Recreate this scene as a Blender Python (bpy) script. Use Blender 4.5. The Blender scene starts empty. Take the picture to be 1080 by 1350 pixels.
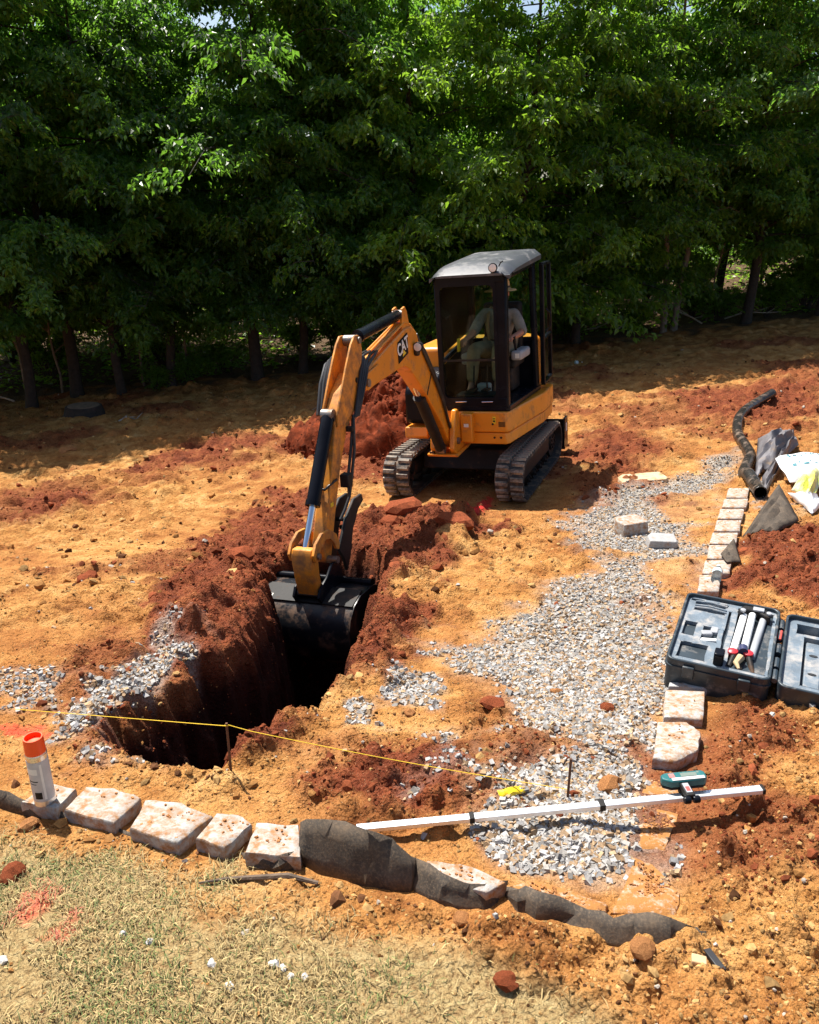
import bpy, bmesh, math, random
import numpy as np
from mathutils import Vector, Matrix
R = math.radians
rnd = random.Random(7)
rng = np.random.default_rng(11)
scene = bpy.context.scene
col = scene.collection

# ---------------------------------------------------------------- camera, sky, sun, exposure
CAM_H, CAM_PITCH, FOCAL = 1.8, R(21), 1060.0          # eye height, downward tilt, focal length in photo pixels
cam_data = bpy.data.cameras.new('camera')
cam_data.sensor_fit = 'HORIZONTAL'; cam_data.sensor_width = 36
cam_data.lens = 36 * FOCAL / 1080
cam_data.clip_start = .05; cam_data.clip_end = 2000
camera = bpy.data.objects.new('camera', cam_data); col.objects.link(camera)
camera.location = (0, 0, CAM_H); camera.rotation_euler = (R(90) - CAM_PITCH, 0, 0)
scene.camera = camera

SUN_EL, SUN_AZ = R(61), R(-39)                          # azimuth from +Y (away from camera), negative = to the left
sun_dir = Vector((math.sin(SUN_AZ) * math.cos(SUN_EL), math.cos(SUN_AZ) * math.cos(SUN_EL), math.sin(SUN_EL)))
world = bpy.data.worlds.new('World'); scene.world = world; world.use_nodes = True
wn = world.node_tree.nodes; wn.clear()
wo = wn.new('ShaderNodeOutputWorld'); wb = wn.new('ShaderNodeBackground'); ws = wn.new('ShaderNodeTexSky')
ws.sky_type = 'NISHITA'; ws.sun_disc = False; ws.sun_elevation = SUN_EL; ws.sun_rotation = SUN_AZ
ws.air_density = 1.0; ws.dust_density = 2.0; ws.ozone_density = 1.0
wb.inputs['Strength'].default_value = .078
world.node_tree.links.new(ws.outputs[0], wb.inputs[0]); world.node_tree.links.new(wb.outputs[0], wo.inputs[0])
sun_data = bpy.data.lights.new('sun', 'SUN'); sun_data.energy = 5.0; sun_data.angle = R(.5); sun_data.color = (1, .95, .87)
sun = bpy.data.objects.new('sun', sun_data); col.objects.link(sun)
sun.rotation_euler = sun_dir.to_track_quat('Z', 'Y').to_euler(); sun.location = (0, 0, 30)
vs = scene.view_settings
vs.view_transform = 'Standard'; vs.look = 'None'; vs.gamma = 1; vs.use_curve_mapping = False
vs.exposure = 1.0
scene.cycles.max_bounces = 6; scene.cycles.transparent_max_bounces = 12
scene.cycles.caustics_reflective = False; scene.cycles.caustics_refractive = False

# ---------------------------------------------------------------- numeric helpers
def ss(a, b, t):
    t = np.clip((t - a) / (b - a), 0, 1); return t * t * (3 - 2 * t)
def hash2(ix, iy, s):
    h = (ix.astype(np.int64) * 374761393 + iy.astype(np.int64) * 668265263 + s * 982451653) & 0xFFFFFFFF
    h = ((h ^ (h >> 13)) * 1274126177) & 0xFFFFFFFF
    h = ((h ^ (h >> 16)) * 2246822519) & 0xFFFFFFFF
    return ((h ^ (h >> 15)) & 0xFFFFFF) / float(0xFFFFFF)
def vnoise(x, y, s=0):
    ix = np.floor(x); iy = np.floor(y); fx = x - ix; fy = y - iy
    fx = fx * fx * fx * (fx * (fx * 6 - 15) + 10); fy = fy * fy * fy * (fy * (fy * 6 - 15) + 10)
    a = hash2(ix, iy, s); b = hash2(ix + 1, iy, s); c = hash2(ix, iy + 1, s); d = hash2(ix + 1, iy + 1, s)
    return (a + (b - a) * fx) * (1 - fy) + (c + (d - c) * fx) * fy
def fbm(x, y, o=4, s=0, g=.5):
    t = 0; a = 1; n = 0
    for k in range(o):
        t = t + a * vnoise(x * 2 ** k + 17.3 * k, y * 2 ** k - 9.1 * k, s + k); n += a; a *= g
    return t / n
def lumps(x, y, cell, s=0):
    """rounded-angular clods: highest of jittered bumps, one per cell"""
    X = x / cell; Y = y / cell; ix = np.floor(X); iy = np.floor(Y); best = np.zeros_like(X)
    for dx in (-1, 0, 1):
        for dy in (-1, 0, 1):
            jx = ix + dx; jy = iy + dy
            px = jx + hash2(jx, jy, s); py = jy + hash2(jx, jy, s + 1)
            r = .25 + .6 * hash2(jx, jy, s + 2) ** 2
            d = np.sqrt((X - px) ** 2 + (Y - py) ** 2) / r
            best = np.maximum(best, r * np.clip(1.15 - d ** 2.2, 0, .85))
    return best * cell
def sdpoly(x, y, P):
    """signed distance to a polygon, negative inside"""
    d = np.full(np.shape(x), 1e9); ins = np.zeros(np.shape(x), bool); n = len(P)
    for i in range(n):
        ax, ay = P[i]; bx, by = P[(i + 1) % n]
        ex, ey = bx - ax, by - ay; wx, wy = x - ax, y - ay
        t = np.clip((wx * ex + wy * ey) / (ex * ex + ey * ey + 1e-12), 0, 1)
        d = np.minimum(d, (wx - ex * t) ** 2 + (wy - ey * t) ** 2)
        c = ((ay > y) != (by > y)) & (x < (bx - ax) * (y - ay) / ((by - ay) if by != ay else 1e-12) + ax)
        ins ^= c
    d = np.sqrt(d); return np.where(ins, -d, d)

# ---------------------------------------------------------------- the lie of the land
TY = [-60, -5, 1.5, 2.2, 7.6, 8.2, 11, 16, 24, 45, 90, 400]
TZ = [.4, .05, 0, -.09, -1.12, -1.18, -1.32, -1.45, -1.35, -.6, 0, 2]
def T(x, y):
    return np.interp(y, TY, TZ) + .07 * np.clip(x, -30, 30) * ss(2.5, 8, y)
def at(px, py, dz=0.):
    """the spot of the site that the photograph shows at a pixel"""
    u = (px - 540) / FOCAL; v = (py - 675) / FOCAL
    d = (u, math.cos(CAM_PITCH) - v * math.sin(CAM_PITCH), -math.sin(CAM_PITCH) - v * math.cos(CAM_PITCH))
    s = .5; st = .2
    while s < 120:
        if CAM_H + d[2] * s < float(T(d[0] * s, d[1] * s)) + dz:
            if st < .001: break
            s -= st; st *= .2
        s += st
    return Vector((d[0] * s, d[1] * s, CAM_H + d[2] * s))
def poly(pts): return [tuple(at(*p)[:2]) for p in pts]

HOLE = poly([(128, 962), (150, 942), (190, 925), (225, 897), (246, 876), (290, 864), (318, 846), (330, 800), (342, 755), (385, 728), (440, 716),
             (505, 728), (520, 750), (505, 790), (492, 830), (478, 862), (462, 900), (425, 935), (375, 952), (335, 985), (312, 1003),
             (280, 1022), (230, 1010), (190, 1003), (135, 985)])
GRAV = [poly(p) for p in (
    [(985, 592), (930, 604), (885, 640), (800, 655), (745, 690), (760, 712), (800, 735), (740, 775), (690, 800), (640, 828), (585, 850),
     (640, 895), (660, 930), (690, 960), (650, 1010), (640, 1050), (690, 1090), (725, 1135), (775, 1190), (812, 1208), (846, 1085), (850, 1000), (880, 880),
     (905, 780), (925, 720), (950, 655)],
    [(450, 935), (555, 905), (635, 930), (600, 968), (520, 955), (470, 965)],
    [(60, 985), (140, 920), (195, 880), (225, 848), (246, 868), (215, 905), (180, 925), (135, 958), (110, 985)],
    [(-40, 885), (60, 885), (90, 905), (40, 925), (-40, 915)],
    [(90, 1000), (150, 985), (210, 1012), (150, 1022)],
    [(1000, 640), (1040, 680), (1000, 705), (985, 680)])]
GRAVHOLES = [poly(p) for p in ([(860, 660), (950, 650), (930, 690), (880, 690)], [(855, 745), (915, 735), (905, 770), (870, 785)],
                                [(655, 985), (770, 960), (790, 1000), (680, 1015)], [(590, 900), (660, 905), (660, 945), (610, 930)])]
LAWN = poly([(-400, 1130), (0, 1115), (150, 1120), (330, 1185), (480, 1205), (620, 1250), (740, 1310), (810, 1350)]) + [(.7, 1.1), (.9, -3), (-6, -3), (-6, 1.9)]
RUBBLE = [poly(p) for p in (
    [(205, 835), (265, 790), (310, 745), (340, 700), (390, 690), (380, 720), (330, 780), (285, 850), (240, 872)],
    [(470, 690), (580, 672), (640, 690), (640, 725), (560, 745), (545, 790), (500, 860), (470, 910), (440, 930), (470, 850), (500, 780), (500, 735), (460, 720)])]
REDS = [poly(p) for p in (
    [(190, 850), (280, 770), (340, 690), (470, 680), (600, 665), (650, 700), (570, 750), (540, 830), (470, 920), (380, 960), (320, 1010), (250, 1025), (120, 1000), (100, 960), (200, 910)],
    [(150, 625), (300, 575), (440, 590), (420, 610), (330, 600), (200, 640)],
    [(0, 660), (130, 640), (150, 665), (60, 690), (0, 700)],
    [(960, 720), (1080, 690), (1300, 740), (1300, 900), (1000, 790), (940, 770)],
    [(430, 590), (540, 500), (620, 540), (560, 640), (450, 640)],
    [(740, 600), (800, 560), (880, 600), (850, 640), (780, 630)],
    [(170, 800), (270, 710), (360, 650), (430, 655), (350, 740), (250, 840)], [(380, 1030), (470, 985), (560, 1000), (640, 1010), (600, 1060), (480, 1075)], [(850, 520), (1090, 500), (1090, 560), (900, 560)])]
TRACKS = None
MC = np.array((.81, 8.86)); MPSI = R(21)                # excavator centre and heading
def masks(x, y):
    n1 = fbm(x * 3.1, y * 3.1, 4, 3); n2 = fbm(x * 9, y * 9, 3, 8)
    g = np.zeros_like(x)
    for k, P in enumerate(GRAV):
        w = .28 if k == 0 else .12
        g = np.maximum(g, (1, .8, .62, .30, .4, .8)[k] * (1 - ss(-w, w * .6, sdpoly(x, y, P) + (n1 - .5) * .6 + (n2 - .5) * .3)))
    for P in GRAVHOLES:
        g = g * (.12 + .88 * ss(-.08, .12, sdpoly(x, y, P) + (n1 - .5) * .3))
    lawn = 1 - ss(-.10, .06, sdpoly(x, y, LAWN) + (n1 - .5) * .30 + (n2 - .5) * .12)
    red = np.zeros_like(x)
    for P in REDS:
        sc = .12 if P[0][1] < 6 else .35
        red = np.maximum(red, 1 - ss(-sc, sc, sdpoly(x, y, P) + (n1 - .5) * .8))
    red = np.maximum(red, .8 * ss(.575, .72, fbm(x * .9 + 5, y * .9, 4, 21)))
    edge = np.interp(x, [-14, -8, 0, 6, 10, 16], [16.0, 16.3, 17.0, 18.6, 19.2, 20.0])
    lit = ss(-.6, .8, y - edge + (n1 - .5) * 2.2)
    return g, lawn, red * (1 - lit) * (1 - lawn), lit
RUTS = [(tuple(at(*a)[:2]), tuple(at(*b)[:2])) for a, b in (((-80, 800), (330, 690)), ((-80, 860), (300, 735)), ((640, 760), (790, 690)), ((420, 700), (540, 655)), ((760, 560), (1090, 520)), ((800, 590), (1090, 560)), ((100, 620), (480, 600)), ((560, 790), (760, 745)))]
WALLROW = [tuple(at(*p)[:2]) for p in ((-60, 1035), (60, 1052), (190, 1080), (360, 1108), (560, 1150), (700, 1175), (845, 1180), (868, 1080), (885, 1025), (893, 975), (903, 925), (915, 890), (935, 767), (950, 727), (962, 692), (973, 652))]
def wall_dist(x, y):
    d = np.full(np.shape(x), 1e9)
    for (ax, ay), (bx, by) in zip(WALLROW, WALLROW[1:]):
        ex, ey = bx - ax, by - ay; t = np.clip(((x - ax) * ex + (y - ay) * ey) / (ex * ex + ey * ey), 0, 1)
        d = np.minimum(d, np.hypot(x - ax - ex * t, y - ay - ey * t))
    return d
def G(x, y, m=None):
    """full ground height: lie of the land + dug hole + rubble + ruts + clods"""
    x = np.asarray(x, float); y = np.asarray(y, float)
    g, lawn, red, lit = m if m is not None else masks(x, y)
    z = T(x, y)
    bare = 1 - lawn
    near = 1 - ss(9, 16, y)
    wsm = ss(.05, .5, wall_dist(x, y))
    z = z + (fbm(x * 1.3, y * 1.3, 4, 31) - .5) * .055 * bare * wsm + (fbm(x * 6, y * 6, 4, 35) - .5) * (.035 * bare + .012) * (1 - .6 * (y < 9))
    rough = np.clip(.34 + 1.1 * red + .75 * ss(.45, .65, fbm(x * 1.1, y * 1.1, 3, 40)), 0, 1.4) * bare * (1 - .8 * g)
    right = ss(.05, .25, (x - .62) - (y - 1.6) * .455) * ss(1.0, 1.6, y)     # loose fill beyond the right-hand row of blocks
    right = right * (1 - ss(6, 9, y))
    rough = np.maximum(rough, right * .95)
    smooth_ = ss(.09, .20, wall_dist(x, y)); rough = rough * (.12 + .88 * smooth_)
    z = z + lumps(x, y, .16, 50) * .34 * rough + lumps(x, y, .07, 53) * .5 * rough + lumps(x + 3, y, .033, 57) * .5 * (rough + .15) * near * bare
    far = ss(6.5, 9, y) * (1 - lit)
    z = z + far * (np.clip(fbm(x * 2.0, y * 5, 4, 61) - .54, 0, 1) * .22 + (lumps(x, y * 1.6, .26, 63) * .22 + lumps(x, y, .12, 64) * .45) * ss(.46, .60, fbm(x * .5, y * .9, 4, 66)) + lumps(x, y, .09, 67) * .16)
    # grouser ruts behind and before the tracks
    c, s = math.cos(MPSI), math.sin(MPSI)
    lx = (x - MC[0]) * c - (y - MC[1]) * s; ly = (x - MC[0]) * s + (y - MC[1]) * c
    strip = np.maximum(1 - ss(.12, .19, np.abs(lx - .62)), 1 - ss(.12, .19, np.abs(lx + .62)))
    rut = strip * ((1 - ss(-1.15, -.75, ly) * 1) * ss(-3.0, -2.2, ly) + ss(.8, 1.2, ly) * (1 - ss(5, 8, ly)))
    z = z + rut * (np.sin(ly * 2 * math.pi / .10) * .012 - .015)
    for (ax, ay), (bx, by) in RUTS:                       # older track prints across the open ground
        ex, ey = bx - ax, by - ay; L = math.hypot(ex, ey); ex /= L; ey /= L
        a_ = (x - ax) * ex + (y - ay) * ey; d_ = np.abs((x - ax) * -ey + (y - ay) * ex + .12 * np.sin(a_ * .9))
        k = (1 - ss(.12, .18, d_)) * ss(0, .3, a_) * (1 - ss(L - .3, L, a_)) * ss(.38, .55, fbm(x * 1.5, y * 1.5, 3, 72)) * (1 - g)
        z = z * 1 + k * (np.sin(a_ * 2 * math.pi / .11) * .011 - .012)
    pad = (1 - ss(.9, 1.3, np.abs(lx))) * (1 - ss(1.0, 1.4, np.abs(ly)))
    zp = T(MC[0], MC[1]) + .07 * (x - MC[0]) - .045 * (y - MC[1])
    z = z * (1 - pad) + (zp + (fbm(x * 8, y * 8, 3, 70) - .5) * .02 - .012) * pad
    hd = sdpoly(x, y, HOLE) + (fbm(x * 4, y * 4, 3, 80) - .5) * .16 + (fbm(x * 13, y * 13, 3, 84) - .5) * .07
    for P in RUBBLE:
        k = 1 - ss(-.16, .10, sdpoly(x, y, P) + (fbm(x * 5, y * 5, 3, 90) - .5) * .25)
        k = k * ss(-.02, .06, hd)
        z = z + k * (.02 + (lumps(x, y, .30, 92) * .42 + lumps(x + 9, y, .15, 95) * .5) * ss(0, .28, hd) + lumps(x, y + 5, .07, 98) * .7)
    rim = ss(-.02, .05, hd) * (1 - ss(.05, .30, hd))
    z = z + rim * (lumps(x, y, .11, 101) * .45 + .015)
    wall = ss(0, .15, -hd + (fbm(x * 20, y * 20, 2, 104) - .5) * .03)
    step = .35 + .65 * ss(.10, .22, -hd + (fbm(x * 7, y * 7, 3, 106) - .5) * .15)
    z = z - wall * step * (1.05 + (fbm(x * 3, y * 3, 3, 110) - .5) * .5) + wall * lumps(x, y, .12, 112) * .6
    z = z + .16 * np.exp(-((x - 1.85) / .40) ** 2 - ((y - 3.62) / .32) ** 2)        # soil banked up under the instrument case
    return z
def Gz(x, y): return float(G(np.array([x]), np.array([y]))[0])
def on(px, py, dz=0.):
    p = at(px, py); return Vector((p.x, p.y, Gz(p.x, p.y) + dz))

# ---------------------------------------------------------------- object helpers
def tag(o, label=None, cat=None, group=None, kind=None):
    if label: o['label'] = label
    if cat: o['category'] = cat
    if group: o['group'] = group
    if kind: o['kind'] = kind
    return o
def empty(name, loc=(0, 0, 0), rz=0., parent=None, mat=None):
    o = bpy.data.objects.new(name, None); col.objects.link(o); o.empty_display_size = .1
    if mat is not None: o.matrix_world = mat
    else: o.location = loc; o.rotation_euler = (0, 0, rz)
    if parent: o.parent = parent
    return o
def link(name, me, mat=None, parent=None, loc=None):
    o = bpy.data.objects.new(name, me); col.objects.link(o)
    if mat is not None and not me.materials: me.materials.append(mat)
    if parent: o.parent = parent
    if loc is not None: o.location = loc
    return o
def raw_mesh(name, V, F, smooth=None):
    """numpy verts and equal-size faces straight into a mesh"""
    V = np.asarray(V, np.float32); F = np.asarray(F, np.int32)
    me = bpy.data.meshes.new(name); k = F.shape[1]
    me.vertices.add(len(V)); me.vertices.foreach_set('co', V.ravel())
    me.loops.add(F.size); me.loops.foreach_set('vertex_index', F.ravel())
    me.polygons.add(len(F)); me.polygons.foreach_set('loop_start', np.arange(0, F.size, k, dtype=np.int32))
    me.polygons.foreach_set("use_smooth", np.full(len(F), bool(smooth)))
    me.update(calc_edges=True); me.validate()
    return me
def colour_attr(me, name, C, domain='POINT'):
    a = me.color_attributes.new(name, 'FLOAT_COLOR', domain); a.data.foreach_set('color', np.asarray(C, np.float32).ravel())

class MB:
    """mesh builder: shapes pile up, build() links them as one mesh object"""
    def __init__(self): self.v = []; self.f = []
    def add(self, V, F):
        b = len(self.v); self.v += [tuple(p) for p in V]; self.f += [tuple(i + b for i in f) for f in F]; return self
    def box(self, c, d, rot=None):
        x, y, z = (k / 2 for k in d)
        P = [Vector((sx * x, sy * y, sz * z)) for sx in (-1, 1) for sy in (-1, 1) for sz in (-1, 1)]
        if rot is not None: P = [rot @ p for p in P]
        P = [p + Vector(c) for p in P]
        return self.add(P, [(0, 1, 3, 2), (4, 6, 7, 5), (0, 4, 5, 1), (2, 3, 7, 6), (0, 2, 6, 4), (1, 5, 7, 3)])
    def prism(self, pts, x0, x1, axis='x'):
        """closed outline (a,b) extruded along an axis; x: (a,b)=(-y,z) as forward reach and height; z: plan (x,y); y: front view (x,z)"""
        n = len(pts)
        def pt(a, b, t): return {'x': (t, -a, b), 'z': (a, b, t), 'y': (a, t, b)}[axis]
        V = [pt(a, b, x0) for a, b in pts] + [pt(a, b, x1) for a, b in pts]
        F = [tuple(range(n))[::-1], tuple(range(n, 2 * n))] + [(i, (i + 1) % n, n + (i + 1) % n, n + i) for i in range(n)]
        return self.add(V, F)
    def tube(self, path, r, seg=10, cap=True, up=None):
        P = [Vector(p) for p in path]; n = len(P); rr = r if isinstance(r, (list, tuple)) else [r] * n
        V = []; ref = Vector(up) if up else Vector((.31, .17, .93))
        for i in range(n):
            t = (P[min(i + 1, n - 1)] - P[max(i - 1, 0)]).normalized()
            a = t.cross(ref)
            if a.length < 1e-3: a = t.cross(Vector((1, 0, 0)))
            a.normalize(); b = t.cross(a); ref = -b if b.dot(ref) < 0 else b
            a = t.cross(ref).normalized(); b = t.cross(a)
            for k in range(seg):
                an = 2 * math.pi * k / seg
                V.append(P[i] + (a * math.cos(an) + b * math.sin(an)) * rr[i])
        F = [(i * seg + k, i * seg + (k + 1) % seg, (i + 1) * seg + (k + 1) % seg, (i + 1) * seg + k) for i in range(n - 1) for k in range(seg)]
        if cap: F += [tuple(range(seg))[::-1], tuple(range((n - 1) * seg, n * seg))]
        return self.add(V, F)
    def bar(self, a, b, w, h, up=(0, 0, 1)):
        a = Vector(a); b = Vector(b); t = (b - a).normalized(); u = Vector(up); s = t.cross(u).normalized(); u = s.cross(t)
        V = [p + s * (w / 2 * i) + u * (h / 2 * j) for p in (a, b) for i, j in ((-1, -1), (1, -1), (1, 1), (-1, 1))]
        return self.add(V, [(0, 1, 2, 3)[::-1], (4, 5, 6, 7), (0, 1, 5, 4), (1, 2, 6, 5), (2, 3, 7, 6), (3, 0, 4, 7)])
    def lathe(self, prof, seg=20, c=(0, 0, 0), axis='z'):
        V = []; n = len(prof)
        for r, h in prof:
            for k in range(seg):
                a = 2 * math.pi * k / seg; x, y = r * math.cos(a), r * math.sin(a)
                p = {'z': (x, y, h), 'x': (h, x, y), 'y': (x, h, y)}[axis]
                V.append((p[0] + c[0], p[1] + c[1], p[2] + c[2]))
        F = [(i * seg + k, i * seg + (k + 1) % seg, (i + 1) * seg + (k + 1) % seg, (i + 1) * seg + k) for i in range(n - 1) for k in range(seg)]
        F += [tuple(range(seg))[::-1], tuple(range((n - 1) * seg, n * seg))]
        return self.add(V, F)
    def mesh(self, name, smooth=35):
        me = bpy.data.meshes.new(name); me.from_pydata([tuple(p) for p in self.v], [], self.f)
        bm = bmesh.new(); bm.from_mesh(me); bmesh.ops.recalc_face_normals(bm, faces=bm.faces); bm.to_mesh(me); bm.free()
        if smooth:
            me.polygons.foreach_set('use_smooth', [True] * len(me.polygons)); me.set_sharp_from_angle(angle=R(smooth))
        me.update(); return me
    def build(self, name, mat, parent=None, bevel=0, loc=None, smooth=35, seg=2, rot=None):
        o = link(name, self.mesh(name, smooth), mat, parent, loc)
        if rot is not None: o.rotation_euler = rot
        if bevel:
            m = o.modifiers.new('bevel', 'BEVEL'); m.width = bevel; m.segments = seg; m.limit_method = 'ANGLE'; m.angle_limit = R(40); m.harden_normals = False
        return o

# ---------------------------------------------------------------- materials
def new_mat(name):
    m = bpy.data.materials.new(name); m.use_nodes = True; nt = m.node_tree; nt.nodes.clear()
    out = nt.nodes.new('ShaderNodeOutputMaterial'); b = nt.nodes.new('ShaderNodeBsdfPrincipled')
    nt.links.new(b.outputs[0], out.inputs[0]); return m, nt, b, out
def N(nt, kind, **kw):
    n = nt.nodes.new(kind)
    for k, v in kw.items():
        if k in n.inputs: n.inputs[k].default_value = v
        else: setattr(n, k, v)
    return n
def noise(nt, scale, detail=4, rough=.55, coord='Object', vec=None):
    n = N(nt, 'ShaderNodeTexNoise', Scale=scale, Detail=detail, Roughness=rough)
    if vec is None:
        tc = N(nt, 'ShaderNodeTexCoord'); vec = tc.outputs[coord]
    nt.links.new(vec, n.inputs['Vector']); return n.outputs['Fac']
def ramp(nt, fac, stops):
    r = N(nt, 'ShaderNodeValToRGB'); e = r.color_ramp.elements
    while len(e) < len(stops): e.new(.5)
    for k, (p, c) in enumerate(stops):
        e[k].position = p; e[k].color = (c if isinstance(c, (tuple, list)) else (c, c, c)) + ((1,) if not isinstance(c, (tuple, list)) or len(c) == 3 else ())
    nt.links.new(fac, r.inputs[0]); return r.outputs[0]
def mix(nt, fac, a, b, mode='MIX'):
    m = N(nt, 'ShaderNodeMix', data_type='RGBA', blend_type=mode)
    for s, v in ((0, fac), (6, a), (7, b)):
        if hasattr(v, 'links'): nt.links.new(v, m.inputs[s])
        else: m.inputs[s].default_value = v if s == 0 else tuple(v) + (1,)
    return m.outputs[2]
def bump(nt, b, h, strength=.4, dist=.01, prev=None):
    n = N(nt, 'ShaderNodeBump', Strength=strength, Distance=dist); nt.links.new(h, n.inputs['Height'])
    if prev is not None: nt.links.new(prev, n.inputs['Normal'])
    nt.links.new(n.outputs[0], b.inputs['Normal']); return n.outputs[0]
def pmat(name, c, rough=.5, metal=0., var=.12, scale=6., dirt=None, damt=.5, dscale=4., bmp=0., bscale=60., coat=0., spec=None):
    m, nt, b, out = new_mat(name)
    c = tuple(c); lo = tuple(max(0, k * (1 - var)) for k in c); hi = tuple(min(1, k * (1 + var)) for k in c)
    n = noise(nt, scale, 5)
    base = ramp(nt, n, [(.3, lo), (.7, hi)])
    if dirt:
        d = noise(nt, dscale, 7, .68)
        f = ramp(nt, d, [(max(0, .62 - damt * .4), 0.), (min(1, .80 - damt * .3), 1.)])
        base = mix(nt, f, base, dirt)
        r = N(nt, 'ShaderNodeMapRange'); nt.links.new(f, r.inputs[0]); r.inputs[3].default_value = rough; r.inputs[4].default_value = .9
        nt.links.new(r.outputs[0], b.inputs['Roughness'])
    else:
        rr = ramp(nt, n, [(.3, max(.02, rough - .06)), (.7, min(1, rough + .06))]); nt.links.new(rr, b.inputs['Roughness'])
    nt.links.new(base, b.inputs['Base Color']); b.inputs['Metallic'].default_value = metal
    if coat: b.inputs['Coat Weight'].default_value = coat; b.inputs['Coat Roughness'].default_value = .1
    if spec is not None: b.inputs['Specular IOR Level'].default_value = spec
    if bmp: bump(nt, b, noise(nt, bscale, 6, .65), bmp, .01)
    return m
def glass_mat(name, tint=(.75, .85, .8), clear=.86):
    m, nt, b, out = new_mat(name); nt.nodes.remove(b)
    t = N(nt, 'ShaderNodeBsdfTransparent'); t.inputs[0].default_value = tint + (1,)
    g = N(nt, 'ShaderNodeBsdfGlossy'); g.inputs['Roughness'].default_value = .02
    fr = N(nt, 'ShaderNodeFresnel', IOR=1.13)
    d = N(nt, 'ShaderNodeBsdfDiffuse'); d.inputs[0].default_value = (.55, .5, .42, 1)
    ms = N(nt, 'ShaderNodeMixShader'); nt.links.new(fr.outputs[0], ms.inputs[0]); nt.links.new(t.outputs[0], ms.inputs[1]); nt.links.new(g.outputs[0], ms.inputs[2])
    m2 = N(nt, 'ShaderNodeMixShader'); dust = ramp(nt, noise(nt, 5, 6, .7), [(.45, .0), (.85, .012)])
    nt.links.new(dust, m2.inputs[0]); nt.links.new(ms.outputs[0], m2.inputs[1]); nt.links.new(d.outputs[0], m2.inputs[2])
    nt.links.new(m2.outputs[0], out.inputs[0]); return m
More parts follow.
